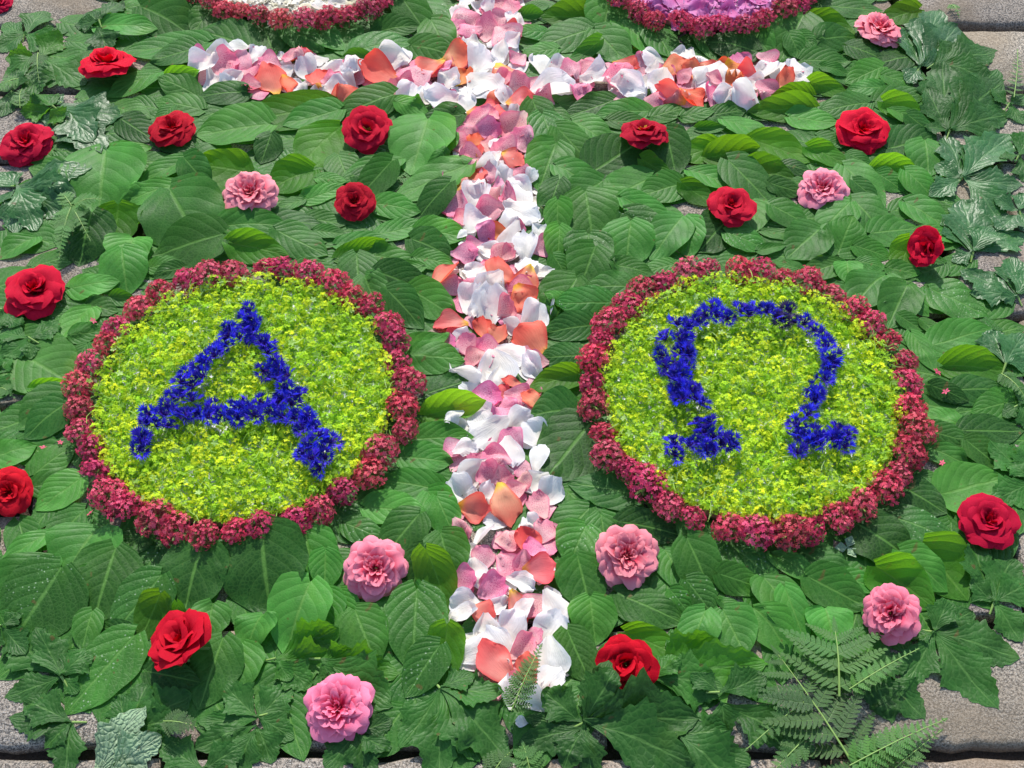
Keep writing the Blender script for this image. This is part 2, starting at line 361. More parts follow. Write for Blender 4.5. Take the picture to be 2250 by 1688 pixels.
# ------------------------------------------------------------------ what lies where: leaves by tile (base x,y, tip x,y, width/length, tone)
LEAVES = {
1: """630,150,985,190,.5,p 915,60,1240,195,.6,n 760,50,1000,5,.45,n 990,30,1260,150,.6,n 1380,60,1250,200,.6,n 1640,300,1300,210,.6,d 1340,270,800,300,.4,n
1290,330,990,380,.6,n 1690,150,1780,330,.7,n 1850,190,2080,310,.5,n 1960,160,2210,290,.5,p 1030,450,700,590,.5,p 1060,500,1290,490,.45,b 1270,600,1040,520,.6,n
1600,590,1290,610,.5,d 2140,660,1610,770,.55,b 1300,690,1010,640,.5,n 730,670,955,740,.55,p 1745,800,1290,850,.58,p 2200,710,1850,790,.5,n 2210,790,1950,1040,.8,b
660,950,965,930,.5,p 780,770,980,880,.6,d 1600,1090,1265,1060,.85,b 2030,1080,1740,1200,.75,b 690,990,650,1340,.95,n 1280,985,930,1165,.36,p 1205,1170,785,1310,.42,p
1430,1260,1140,1240,.4,n 1110,1275,1300,1605,1.0,n 790,1315,710,1570,.8,b 610,1420,520,1680,.8,d 870,1490,800,1720,.8,p 1450,1540,1010,1630,.6,n 1430,1480,1855,1465,.38,n
1720,1420,2060,1430,.45,d 1790,1500,2090,1630,.6,n 1960,1280,2230,1200,.35,p 1960,1275,1760,1350,.3,n 1970,1390,2230,1440,.45,n 2030,1480,2230,1500,.4,p 1490,1580,1840,1640,.5,b
2050,1150,2230,1170,.5,n 230,1490,0,1640,.6,p 1760,890,1690,1030,.7,d 1000,880,1250,960,.45,d 1120,680,1000,760,.6,n 700,1060,560,1180,.6,n 1200,1060,1350,1200,.6,d 1480,1300,1650,1470,.6,n""",
2: """20,140,45,345,.65,n 70,320,440,250,.5,s 220,0,300,165,.7,n 210,190,490,170,.45,n 380,20,575,230,.45,n 490,-10,690,165,.55,s 580,150,690,330,.7,n 450,290,725,350,.55,n
180,370,0,350,.4,b 320,10,400,95,.8,d 1200,40,1340,20,.55,n 1640,100,1310,90,.55,b 1625,185,1300,290,.62,n 1330,190,1140,215,.55,s 1400,300,1180,330,.5,n 1760,10,1665,220,.7,n
1640,200,1840,390,.6,n 1800,110,2010,330,.45,p 2010,160,2130,340,.7,n 1670,295,1480,380,.32,b 1150,100,1300,70,.45,b 340,640,-30,740,.5,n 360,680,555,710,.55,n 785,740,530,780,.6,d
560,775,470,1090,.72,p 700,860,550,1010,.7,n 815,1080,350,1250,.42,p -20,1000,40,1160,.8,n 370,1000,20,1160,.42,p 90,1150,370,1190,.5,d 215,1310,495,1350,.5,n 705,1230,480,1385,.5,d
230,1500,550,1430,.42,p 485,1470,800,1540,.48,n -30,1560,275,1530,.42,p -30,1650,265,1555,.35,b 450,1550,705,1650,.6,d 190,1640,470,1680,.5,n
1315,710,1505,830,.55,n 1760,650,1465,740,.5,d 2000,700,1670,730,.48,n 1495,780,1745,925,.55,n 1730,770,2000,790,.4,n 1235,700,1330,870,.7,d 1300,775,1400,1000,.6,s 1395,875,1650,1070,.58,n
1625,1105,1910,930,.72,d 1385,955,1290,1205,.65,n 1390,1090,1700,1235,.42,p 1690,1180,1430,1340,.6,n 2010,1130,1690,1310,.62,n 2210,1180,1940,1260,.6,n 1575,1280,1640,1550,.85,n
1690,1250,1800,1470,.7,n 1815,1310,2155,1410,.42,p 1830,1400,2095,1570,.65,s 1400,1340,1395,1520,.6,n 1870,1460,1840,1700,.85,n 1600,1520,1590,1740,.85,s 1410,1205,1330,1400,.6,d
1410,1490,1410,1680,.6,n 2200,1420,2020,1650,.6,p 2090,885,2180,1100,.7,d 1940,1030,2140,1110,.4,b 2005,740,2220,690,.5,n 330,1080,100,1260,.5,n 700,1010,560,1100,.5,n""",
3: """480,320,170,270,.6,d 90,180,215,355,.35,n 420,200,590,350,.5,n 770,140,640,380,.65,n 790,120,1105,190,.6,b 870,20,1280,50,.35,n 1530,40,1300,110,.6,b 855,290,1115,230,.55,n
680,260,760,370,.6,n 745,260,850,320,.6,n 765,390,1075,400,.5,n 1065,300,1310,370,.6,d 1480,340,1260,400,.6,d 900,430,1085,460,.4,p 1295,430,1075,510,.55,n 1295,480,1490,520,.55,n
820,530,1095,585,.25,b 1300,545,1075,560,.45,p 1255,640,1570,600,.5,n 845,600,590,610,.5,b 845,690,445,700,.42,b 1205,650,900,700,.5,n 695,740,990,785,.55,p 265,750,570,870,.5,p
-10,740,190,720,.5,n 170,740,400,710,.5,n 435,890,815,1010,.58,b 90,810,270,820,.4,b 245,920,-10,1000,.6,b 160,1000,475,960,.45,b 45,1070,320,1190,.52,p 290,1055,575,1300,.5,n
405,1060,710,1140,.5,b 640,1060,830,1090,.5,d 560,1190,765,1230,.5,d 805,940,1070,1045,.5,b 1045,1065,1310,1320,.55,n 1260,1120,1430,1210,.6,n 1070,1000,1230,1060,.5,d 1240,1070,1540,1080,.18,b
1335,940,1640,880,.7,d 1570,905,1600,1110,.75,n 1290,660,1590,760,.5,b 1340,700,1545,790,.45,p 1435,1120,1640,1270,.6,n 440,1240,470,1460,.65,p -10,1190,210,1290,.6,b
565,1340,810,1440,.6,n 520,1470,760,1520,.42,p 1075,1330,900,1490,.7,n 1095,1285,1310,1500,.65,n 890,1485,680,1640,.75,n 1010,1630,1080,1440,.85,n 1220,1500,1525,1450,.6,n
1445,1290,1730,1450,.5,p 1525,1490,1805,1530,.36,p 295,1430,100,1600,.7,d 280,1510,535,1590,.6,s 490,1610,665,1580,.45,p 1450,1540,1430,1740,.65,b 1110,1590,1345,1640,.55,n 20,1420,50,1640,.6,p
1560,1300,1790,1370,.5,n 1100,1180,1260,1280,.5,d 720,1160,850,1250,.5,d 1120,860,960,930,.5,n 1450,760,1640,850,.5,d""",
4: """450,190,755,150,.68,p 800,-20,820,215,.85,n 710,250,830,260,.6,b 560,300,740,340,.6,n 595,280,390,510,.55,p 450,500,650,470,.6,n 110,610,450,800,.95,p 200,850,455,820,.4,b
425,880,140,1100,.7,d 440,980,160,1150,.6,d -40,1280,218,1190,.85,p 210,1400,460,1210,.6,n 200,1480,500,1430,.5,n 520,1420,250,1620,.65,p 560,560,460,700,.5,n 440,1180,300,1300,.5,d
950,60,1160,30,.5,n 1180,60,990,110,.5,d 1900,60,2210,90,.4,n""",
5: """100,-10,110,225,.7,n 515,60,170,95,.38,p 470,0,725,40,.45,n 150,130,230,335,.7,p 235,130,585,225,.48,d 450,235,730,365,.6,n 300,250,520,430,.6,d 395,600,685,470,.55,p
455,640,778,660,.6,n 545,880,805,810,.62,d 535,1010,912,970,.46,b 445,1170,832,1150,.4,n 380,1290,698,1330,.55,n 665,1500,255,1450,.45,n 155,1610,530,1650,.5,p 560,1530,700,1740,.7,n
1370,0,1470,110,.6,n 1640,-30,1555,170,.85,n 1760,60,2010,100,.5,n 2160,40,1950,80,.5,n 1895,190,1590,200,.55,n 1520,180,1370,440,.78,n 1760,290,1410,360,.55,s 1645,440,1325,490,.5,d
1570,640,1300,650,.6,d 1535,760,1222,845,.5,b 1525,990,1240,1020,.85,d 1625,1070,1330,1408,.7,d 1930,1540,1500,1450,.5,d 1500,330,1320,300,.5,n 60,260,10,340,.8,n""",
6: """770,60,640,40,.5,n 1035,10,790,100,.6,p 1060,-10,1080,155,.7,p 1310,70,1115,300,.75,p 1455,185,1330,425,.6,p 1140,20,1320,50,.5,n 1330,60,1535,100,.5,n 1430,230,1600,350,.55,n
1600,190,1960,360,.62,s 1545,400,1700,500,.5,n 1615,565,1990,470,.5,p 1690,690,2108,740,.5,b 1742,870,2085,850,.5,d 2200,920,1890,980,.55,n 1805,1130,2195,1120,.5,d 1600,850,1840,930,.4,d
1820,1090,1560,1000,.55,p 1570,1120,1840,1200,.5,d 1555,1190,1835,1335,.52,p 1830,1200,2060,1350,.6,n 1530,1400,1690,1460,.5,p 1675,1530,2060,1420,.7,p 1400,1480,1700,1640,.65,d
1485,485,1645,710,.4,n 1610,760,1710,820,.5,p 2110,800,2210,870,.5,n 1400,380,1560,460,.5,n""",
7: """345,60,0,325,.32,p 345,240,-60,590,.6,p 650,20,400,400,.8,p 760,262,610,690,.78,n 960,120,720,250,.6,d 1330,240,1170,620,.85,d 1715,170,1725,640,.95,d 1980,140,2035,475,.8,n
2110,260,2100,480,.7,n 1050,420,750,760,.6,s 1070,520,890,815,.5,b 1165,580,1140,750,.4,b 1375,585,1330,800,.95,p 1710,618,1590,860,.85,p 2015,472,1840,880,.65,p 2110,500,2100,760,.75,n
1560,840,1500,1150,.9,p 1450,830,1300,1240,.65,d 420,400,90,820,.85,s 870,800,430,1250,.55,s 600,640,520,870,.6,n 850,780,620,720,.45,d 950,1020,1280,1090,.5,d 2000,60,2150,250,.6,n
620,380,450,500,.5,n 0,660,60,800,.6,d""",
8: """505,20,265,275,.65,n 620,-90,730,145,.6,n 20,60,290,170,.5,s 645,150,725,435,.75,n 540,255,450,480,.6,d 560,255,690,620,.5,b 460,480,300,815,.75,n 490,510,450,995,.62,s
90,635,210,955,.75,n 690,685,650,1115,.45,b 640,880,420,1160,.6,s -10,500,60,700,.6,n 1585,80,1470,310,1.0,s 1525,300,1620,600,.8,n 1610,555,1640,820,.95,n 1460,770,1600,1070,.65,n
1790,520,2200,690,.5,n 1835,750,2185,910,.55,b 2090,165,2215,490,.55,p 2130,500,2250,640,.6,s 1800,60,2210,120,.45,d 2130,800,2230,900,.6,p 1700,1000,1800,900,.6,n""",
9: """10,60,170,240,.6,d 175,135,290,400,.42,s 255,165,610,440,.5,s 585,215,835,430,.5,p 760,230,1100,430,.6,d 1120,80,1470,300,.68,d 1335,10,1790,180,.5,s 1520,170,1830,530,.75,b
1395,270,1690,500,.6,n 1230,340,1612,590,.6,b 1030,400,1260,490,.5,n 225,410,525,470,.55,n 20,200,210,525,.6,n 515,335,785,825,.42,p 810,420,1190,600,.55,n 655,505,790,820,.5,p
915,562,985,840,1.0,p 450,558,690,885,.55,p 262,622,400,900,.8,p 150,625,30,910,.65,p 20,450,210,640,.7,s 240,560,400,620,.4,n"""}

# petals: x, y, length, colour (W white, P pink, C coral)
PETALS = {
1: """1310,420,180,W 1290,370,120,P 1420,350,170,W 1440,415,180,P 1560,390,140,P 1380,515,150,W 1660,350,160,W 1620,490,165,P 1890,355,130,P 1750,500,190,C 1990,430,160,W 1740,400,130,P 2060,505,160,C
2060,360,110,W 2150,460,150,W 2170,560,140,W 2190,620,130,C 1530,320,150,W 1610,545,120,P 1840,440,120,W 1500,500,140,W 1850,520,130,C 1950,340,120,C 1470,530,130,W""",
2: """30,430,120,P 100,440,170,W 40,510,120,W 250,480,230,C 320,360,210,W 400,345,150,W 40,620,160,C 150,595,130,C 250,580,120,P 480,490,200,P 400,545,120,P 420,620,200,W 590,430,170,C 660,620,220,W
700,500,130,W 660,420,100,P 740,370,170,C 850,290,180,W 890,390,220,W 790,480,140,C 920,540,250,W 1060,460,190,C 1140,350,120,P 820,650,150,W 1150,550,150,P 930,710,200,C 1000,610,130,C 1060,620,130,W
1170,640,180,C 1250,690,120,W 1280,380,150,W 1390,420,160,W 1490,440,140,P 1360,570,290,W 1570,570,150,P 1650,480,180,W 1620,420,140,P 1800,490,180,P 1860,560,200,W 1890,510,150,P 1840,400,150,C
2010,360,140,W 2080,520,230,W 2170,420,180,C 2030,630,120,P 2140,600,180,C 2190,320,90,W 1450,390,80,C 1310,640,120,P 760,50,160,W 1010,30,200,P 1100,50,130,P 800,110,180,P 940,170,150,P 830,190,150,P
1140,140,120,W 1100,175,80,C 1060,225,180,P 1040,320,150,W 1030,110,130,P 760,165,140,P 960,30,110,W 1090,-60,170,P 850,-50,170,W 960,-110,180,P
1100,730,140,W 1120,800,180,P 880,770,150,P 810,860,180,P 750,900,150,P 950,820,150,P 870,900,120,C 960,920,130,P 1030,920,140,W 1170,900,170,P 1060,980,170,P 1110,1015,140,C 1250,1000,150,W
850,1010,150,P 990,1040,150,W 890,960,100,C 930,1085,150,W 820,1170,220,C 950,1130,130,P 1150,1120,140,P 1050,1140,140,W 1230,1140,100,W 730,1310,180,P 870,1270,200,W 1160,1220,230,W 1130,1290,220,W
1030,1210,120,P 960,1350,170,P 800,1390,140,P 1170,1370,230,W 880,1440,180,W 1090,1430,160,W 930,1490,130,P 1010,1485,140,C 1100,1530,190,W 1200,1580,190,W 960,1590,170,W 1040,1615,150,P 1310,1575,140,P
1300,1490,140,W 800,1620,160,P 860,1560,120,P""",
3: """30,330,150,W 110,370,110,W 70,450,130,C 150,430,150,C 280,380,100,C 380,380,150,P 550,360,130,P 180,500,240,W 340,450,180,C 430,470,130,C 540,450,190,W 480,530,150,W 660,500,120,C 740,460,180,W
620,430,140,W 560,560,150,P 340,560,120,C 50,600,180,C 190,620,150,P 280,620,150,W 420,630,190,W 20,480,110,P 800,490,110,W 690,420,130,W""",
5: """870,80,160,W 960,60,140,P 1010,110,240,C 1190,140,210,C 1200,40,150,W 1320,80,120,W 850,180,120,P 970,190,200,W 1170,200,160,P 1180,260,180,C 850,270,190,W 1020,275,100,C 950,330,260,W 710,420,190,C
680,550,120,P 770,530,170,W 920,440,150,C 1010,490,150,C 1230,390,210,W 1110,420,120,W 1060,330,120,P 1220,550,240,C 960,580,170,P 820,560,150,P 860,640,130,P 1100,620,200,W 1010,710,270,W 810,740,190,W
1000,790,200,W 1250,710,200,W 1270,660,130,P 1110,800,120,C 930,890,200,P 1040,860,90,C 1150,890,170,P 1080,950,120,P 1240,920,150,C 830,860,150,W 910,1010,200,W 1040,1010,120,P 1150,1050,180,W
1260,1150,200,W 950,1130,270,W 800,1230,150,W 730,1220,150,P 1100,1190,170,P 1080,1260,200,W 1000,1310,180,P 900,1300,150,P 1280,1290,190,W 960,1420,150,P 1050,1430,140,P 830,1390,220,W 780,1510,200,W
1250,1430,180,W 1340,1510,200,W 1190,1440,130,P 930,1520,150,W 860,1600,180,C 1060,1580,250,C 1280,1590,180,P 1130,1500,130,P 670,110,200,C 730,1040,130,W""",
8: """770,100,150,P 930,150,180,W 1090,170,170,P 1190,200,190,C 1250,230,130,P 1310,110,170,P 1230,60,150,W 810,240,180,W 920,270,160,P 1090,320,200,P 1160,330,150,P 1290,360,200,C 880,350,150,W 1160,440,180,W
980,470,180,P 790,440,160,P 800,570,180,W 780,660,190,W 890,430,140,W 910,630,150,C 1010,590,160,W 1150,590,190,C 1180,620,150,W 1270,590,180,P 1380,610,230,W 1320,740,250,W 1100,740,240,W 930,760,210,W
840,890,250,W 1030,850,240,W 1170,850,180,P 1000,980,270,C 1350,940,250,W 1200,990,150,C 1310,1080,140,C 1360,1110,210,W 1110,1090,160,P 1090,1150,180,W 1260,1190,160,W 1240,790,130,P 1170,1330,80,W"""}
def parse(txt, conv):
    return [conv(t.split(',')) for t in txt.split()]
leaf_list = []
for tile, txt in LEAVES.items():
    for a in txt.split():
        bx, by, tx, ty, r_, tone = a.split(',')
        b = tp(tile, float(bx), float(by)); t = tp(tile, float(tx), float(ty)); leaf_list.append((b, t, float(r_), tone))
petal_list = []
for tile, txt in PETALS.items():
    for a in txt.split():
        x, y, l, c = a.split(','); petal_list.append((tp(tile, float(x), float(y)), float(l) * KS, c))

_r = random.Random(14)
for _ in range(36):   # small loose ones on top
    while True:
        y_ = _r.uniform(40, 1480); x_ = 1075 + y_ / 1500 * 45 + _r.gauss(0, 60)
        if _r.random() < .3: x_, y_ = _r.uniform(470, 1740), _r.gauss(165, 25)
        if not (1200 < y_ < 1100): break
    petal_list.append(((x_, y_), _r.uniform(30, 45), _r.choice('WWWPPP')))
# discs: centre pixel of the flower bed on each board
BOARD_Z = .011; BED_Z = .023
def disc_from(x0, x1, y0, y1, z):
    a = ground(x0, (y0 + y1) / 2 - 6, z); b = ground(x1, (y0 + y1) / 2 - 6, z); c = ground((x0 + x1) / 2, y0, z); d = ground((x0 + x1) / 2, y1, z)
    return np.array([(a[0] + b[0]) / 2, (c[1] + d[1]) / 2]), (b[0] - a[0]) / 2, (c[1] - d[1]) / 2
dA, rAx, rAy = disc_from(192, 872, 606, 1144, BED_Z); dO, rOx, rOy = disc_from(1335, 1975, 606, 1140, BED_Z)
print('disc A', dA, rAx, rAy, 'disc O', dO, rOx, rOy)
R_BED = (rAx + rAy + rOx + rOy) / 4
R_RING = R_BED + .0125
dTL = ground(640, 68, .02)[:2] + np.array([0, R_BED + .030]); dTR = ground(1566, 80, .02)[:2] + np.array([0, R_BED + .030])
DISCS = [('A', dA), ('omega', dO), ('white', dTL), ('pink', dTR)]

# ------------------------------------------------------------------ landmarks that the labels point from: photo pixel, name
ROSES = [  # tile, x, y, width, height, colour, roll (deg), side tilt (toward +x), extra pitch, look, place
 (1, 690, 420, 385, 265, 'red', 'open red rose with yellow stamens', 'above the end of the petal cross\'s arm', 'yellow-eyed red rose at upper left', 0),
 (1, 165, 910, 385, 350, 'red', 'large dark-centred red rose', 'among lobed leaves by the upper left edge', 'upper left-edge red rose', 0),
 (1, 1110, 812, 335, 280, 'red', 'small ruffled red rose', 'under the left tip of the petal cross', 'ruffled red rose under the left arm tip', 0),
 (2, 170, 855, 345, 345, 'red', 'round crimson rose with a few pale stamens', 'under the left arm of the petal cross', 'crimson rose under the left arm', 0),
 (2, 88, 1320, 300, 290, 'red', 'small red rose with a folded heart', 'beside the pale pink rose above the A disc', 'red rose beside upper-left pink rose', 0),
 (2, 1955, 865, 335, 210, 'red', 'flat small red rose with yellow eye', 'under the right arm of the petal cross', 'flat yellow-eyed red rose', 0),
 (3, 1170, 830, 390, 345, 'red', 'large deep red rose with cupped petals', 'beside the lobed leaves at upper right', 'large red rose at upper right', 0),
 (3, 310, 1335, 335, 310, 'red', 'dark red rose with a hollow heart', 'just above the omega disc\'s rim', 'red rose above the omega disc', 0),
 (3, 1610, 1640, 250, 320, 'red', 'red rose lying on its side', 'on leaves by the right edge', 'sideways red rose', 'side'),
 (4, 215, 210, 440, 375, 'red', 'big bright red rose with open petals', 'on leaves up and left of the A disc', 'big red rose by A disc', 0),
 (4, 70, 1535, 345, 380, 'red', 'red rose cut off by the picture\'s edge', 'beside the lower left of the A disc', 'cut-off red rose', 0),
 (7, 1215, 870, 430, 320, 'red', 'red rose seen from its side', 'on bright leaves below the A disc', 'side-on red rose', 'side2'),
 (8, 1840, 985, 440, 480, 'red', 'red rose half covered by a lobed leaf', 'beside the foot of the petal cross', 'half covered red rose', 0),
 (9, 1980, 45, 455, 400, 'red', 'wide red rose with wavy petals', 'at the lower right edge of the carpet', 'wide red rose', 0),
 (1, -10, 10, 190, 160, 'red', 'red rose at the very corner', 'above lobed leaves at the top left corner', 'corner red rose', 0),
 (1, 1620, 1250, 375, 335, 'pink', 'pale pink rose with many frilled petals', 'between two red roses above the A disc', 'pink rose above A disc', 0),
 (3, 1270, 180, 335, 240, 'pink', 'frilly pink rose', 'beside the silvery lobed leaves at the top right', 'pink rose at the top right', 0),
 (3, 908, 1220, 335, 285, 'pink', 'neat pink rose with spiral heart', 'beside the dark red rose above the omega disc', 'pink rose above omega disc', 0),
 (8, 222, 370, 460, 430, 'pink', 'shaggy pale pink rose', 'between the A disc and the cross stem', 'shaggy pink rose', 0),
 (8, 1840, 290, 470, 440, 'pink', 'full pink rose with a deep heart', 'between the cross stem and the omega disc', 'full pink rose', 0),
 (8, -15, 1260, 500, 435, 'pink', 'largest pink rose with broad outer petals', 'among lobed leaves at the bottom edge', 'largest pink rose', 0),
 (9, 1345, 670, 410, 440, 'pink', 'pink rose tipped to one side', 'beside fern and lobed leaves at lower right', 'tipped pink rose', 'tip'),
]
LAND = [(tp(r[0], r[1], r[2]), 'the ' + r[8]) for r in ROSES]
LAND += [((535, 870), 'the A disc'), ((1660, 870), 'the omega disc'), ((640, 10), 'the white-filled disc'), ((1566, 15), 'the pink-filled disc'), ((1085, 165), 'the cross\'s centre'),
         ((440, 150), 'the left arm\'s tip'), ((1770, 160), 'the right arm\'s tip'), ((1120, 1500), 'the cross\'s foot'), ((1095, 620), 'the mid cross stem')]
LAND_R = {22: 400, 23: 390, 24: 210, 25: 210}
ORD = ['', 'second ', 'third ', 'fourth ', 'fifth ', 'sixth ', 'seventh ', 'eighth ', 'ninth ', 'tenth ', 'eleventh ', 'twelfth ', 'thirteenth ', 'fourteenth ', 'fifteenth ', 'sixteenth ', 'seventeenth ', 'eighteenth ', 'nineteenth ', 'twentieth ']
ORD += ['twenty-' + o for o in ['first ', 'second ', 'third ', 'fourth ', 'fifth ', 'sixth ', 'seventh ', 'eighth ', 'ninth ']] + ['thirtieth '] + ['thirty-' + o for o in ['first ', 'second ', 'third ', 'fourth ', 'fifth ', 'sixth ', 'seventh ', 'eighth ', 'ninth ']] + ['fortieth ', 'forty-first ', 'forty-second ']
DIRS = ['right of', 'up-right of', 'above', 'up-left of', 'left of', 'down-left of', 'below', 'down-right of']
def sector(px, lp):
    return int(((math.degrees(math.atan2(lp[1] - px[1], px[0] - lp[0])) + 22.5) % 360) // 45)
def place_labels(items):
    """items: [(object, pixel, adjective phrase, noun)]; each label names its nearest landmark, the side it lies on, and its turn outward on that side"""
    byk = {}
    for it in items:
        px = it[1]; ds = []
        for k, (lp, nm) in enumerate(LAND):
            ds.append((max(math.hypot(px[0] - lp[0], (px[1] - lp[1]) * 1.2) - LAND_R.get(k, 60), 0), k))
        d, k = min(ds); s = sector(px, LAND[k][0]); byk.setdefault((k, s, it[3]), []).append((math.hypot(px[0] - LAND[k][0][0], px[1] - LAND[k][0][1]), it))
    for (k, s, noun), rows_ in byk.items():
        rows_.sort(key=lambda a: a[0])
        for n, (d, it) in enumerate(rows_):
            o = it[0]
            turn = 'nearest ' if n == 0 and len(rows_) > 1 else (ORD[n] + 'out ' if n else '')
            o['label'] = f"{it[2]} {it[3]}, {turn}{DIRS[s]} {LAND[k][1]}"

# ------------------------------------------------------------------ the leaf bed, the petals and the leaves, laid from the far side to the near side
poly = np.array([(290, -260), (150, 120), (110, 330), (70, 520), (-30, 680), (-60, 900), (-60, 1350), (40, 1450), (300, 1560), (700, 1620), (1000, 1640), (1400, 1640), (1700, 1480), (1940, 1480), (2080, 1360), (2230, 1150), (2230, 760), (2120, 600), (2060, 420), (2010, 200), (1960, 30), (1990, -260)], float)
def inside(x, y, P=poly):
    c = False; n = len(P)
    for i in range(n):
        (x1, y1), (x2, y2) = P[i], P[i - 1]
        if (y1 > y) != (y2 > y) and x < (x2 - x1) * (y - y1) / (y2 - y1) + x1: c = not c
    return c
cross_polys = [np.array([(985, -240), (1160, -240), (1165, 220), (1190, 330), (1200, 700), (1200, 1000), (1225, 1300), (1245, 1500), (1120, 1545), (1015, 1480), (990, 1300), (1000, 1100), (1005, 860), (985, 640), (985, 330), (1010, 220)], float),
               np.array([(432, 130), (470, 105), (1000, 140), (1150, 145), (1750, 118), (1778, 170), (1640, 222), (1150, 200), (1000, 225), (700, 210), (450, 185)], float)]
def on_cross(x, y): return any(inside(x, y, P) for P in cross_polys)
joined = {}
def join(key, P, F, UV):
    a = joined.setdefault(key, [[], [], [], 0]); a[0].append(P); a[1].append(np.asarray(F) + a[3]); a[2].append(UV); a[3] += len(P)
def leaf_colour(tone, r):
    k = r.uniform(.62, 1.28); h = r.uniform(-.08, .12)
    c = {'n': (1, 1, 1), 'p': (1.45, 1.30, 1.6), 'b': (1, 1, 1), 'd': (.58, .62, .75), 's': (1, 1, 1)}[tone]  # 'p' paints in a sunlit sheen; 'd' tints dark and shaded leaves alike
    return (k * c[0] * (1 + h), k * c[1], k * c[2] * (1 - h * .5), 1)
lr = np.random.default_rng(21)
def build_leaf(b, t, ratio, tone, seed, bed=False):
    B = ground(*b, .008); T = ground(*t, .008)
    L = math.hypot(T[0] - B[0], T[1] - B[1]); L = min(max(L, .028), .105)
    r = np.random.default_rng(seed)
    L *= 1.08; W = L * min(max(ratio, .38) * 1.18, 1.02)
    nar = ratio < .46
    fold = {'n': r.uniform(-.08, .18), 'p': r.uniform(.05, .30), 'b': r.uniform(-.1, .15), 'd': r.uniform(-.12, .1), 's': r.uniform(-.1, .15)}[tone]
    sh = ovate(L, W, seed, fold=fold, arch=r.uniform(-.01, .07), wave=r.uniform(.2, .9), curl=r.uniform(-.04, .10))
    lift = {'n': r.uniform(.02, .24), 'p': r.uniform(-.08, .10), 'b': -r.uniform(.8, 1.35), 'd': r.uniform(.05, .30), 's': r.uniform(0, .15)}[tone]
    if bed: lift = r.uniform(0, .08)
    P, UV, nu, nv = lay(sh, B[0], B[1], T[0], T[1], lift=lift, pct=82 if not bed else 60)
    return P, UV, nu, nv, L
# fill under the chosen leaves
pts = []
tries = 0
while tries < 9000:
    tries += 1
    x, y = lr.uniform(-80, 2280), lr.uniform(-260, 1650)
    if not inside(x, y) or (on_cross(x, y) and lr.random() < .93): continue
    g_ = ground(x, y)[:2]
    if any(np.hypot(*(g_ - d)) < R_BED - .005 for _, d in DISCS): continue
    if all(np.hypot(*(g_ - q[0])) > .031 for q in pts): pts.append((g_, x, y))
pts.sort(key=lambda q: q[2])
print('bed leaves', len(pts))
for n, (g_, x, y) in enumerate(pts):
    a = lr.uniform(-.5, .5) + (math.pi if lr.random() < .5 else 0) if y < 1000 else lr.uniform(-2.4, -.7)
    L = lr.uniform(.050, .072)
    c, s_ = math.cos(a), math.sin(a)
    sh = ovate(L, L * lr.uniform(.55, .8), 5000 + n, nu=11, nv=7, fold=lr.uniform(-.1, .15), arch=lr.uniform(0, .05), wave=lr.uniform(.2, .9))
    P, UV, nu, nv = lay(sh, g_[0] - c * L / 2, g_[1] - s_ * L / 2, g_[0] + c * L / 2, g_[1] + s_ * L / 2, lift=lr.uniform(0, .08), pct=55, maxslope=.2)
    join('bed' if lr.random() < .8 else 'bed_fleck', P, grid_faces(nu, nv), UV)

def petal_sheet(L, col, seed, nu=10, nv=9):
    r = np.random.default_rng(seed)
    wr = {'W': r.uniform(.6, .95), 'P': r.uniform(.75, 1.05), 'C': r.uniform(.7, 1.0)}[col]
    t = np.linspace(0, 1, nu)[:, None]; s = np.linspace(-1, 1, nv)[None, :]
    f = np.interp(t, [0, .12, .3, .55, .75, .9, 1], [.16, .34, .66, .95, 1.0, .82, .50])
    W = L * wr
    y = W / 2 * f * np.sign(s) * np.abs(s) ** .9
    x = L * t * (1 - .16 * s ** 2 * t) + (r.normal(0, .02, (nu, nv)) * L * (t ** 3))
    notch = r.uniform(0, .10) if col != 'C' else -r.uniform(0, .08)
    x = x - notch * L * np.exp(-(s / .25) ** 2) * t ** 4
    cup = r.uniform(.15, .55) * (1 if r.random() < .75 else -1)
    z = cup * W * .5 * (s ** 2) * f ** 1 + r.uniform(-.05, .22) * L * t ** 2 + r.uniform(0, .10) * L * np.sin(np.pi * t)
    amp = {'W': .085, 'P': .045, 'C': .045}[col]
    z = z + amp * W * np.sin(s * r.uniform(3, 6) + r.uniform(0, 6)) * t + amp * W * np.sin(t * 7 + s * 3 + r.uniform(0, 6)) * .6 * np.abs(s) + r.normal(0, amp * .16 * W, (nu, nv)) * t
    for _ in range(2 if col == 'W' else 1):   # soft creases
        ph_ = r.uniform(0, 6.28); dd = (t - .55) * math.cos(ph_) + .5 * s * f * math.sin(ph_) - r.uniform(-.12, .2)
        z = z + r.uniform(-.35, .42) * L * (np.sqrt(dd ** 2 + .003) + dd) * .5
    if r.random() < .45:   # an edge rolled over
        z = z + r.uniform(.1, .25) * L * np.clip(s * (1 if r.random() < .5 else -1) - .2, 0, 1) ** 1.5 * t
    roll = r.normal(0, .30); y, z = y * math.cos(roll) - z * math.sin(roll), y * math.sin(roll) + z * math.cos(roll)
    UV = np.stack([np.broadcast_to(t, (nu, nv)), np.broadcast_to(.5 + .5 * s, (nu, nv))], 2)
    return x, y, z, UV
PCOL = {'W': ('white', 'white_petal'), 'P': ('pink', 'pink_petal'), 'C': ('coral', 'coral_petal')}
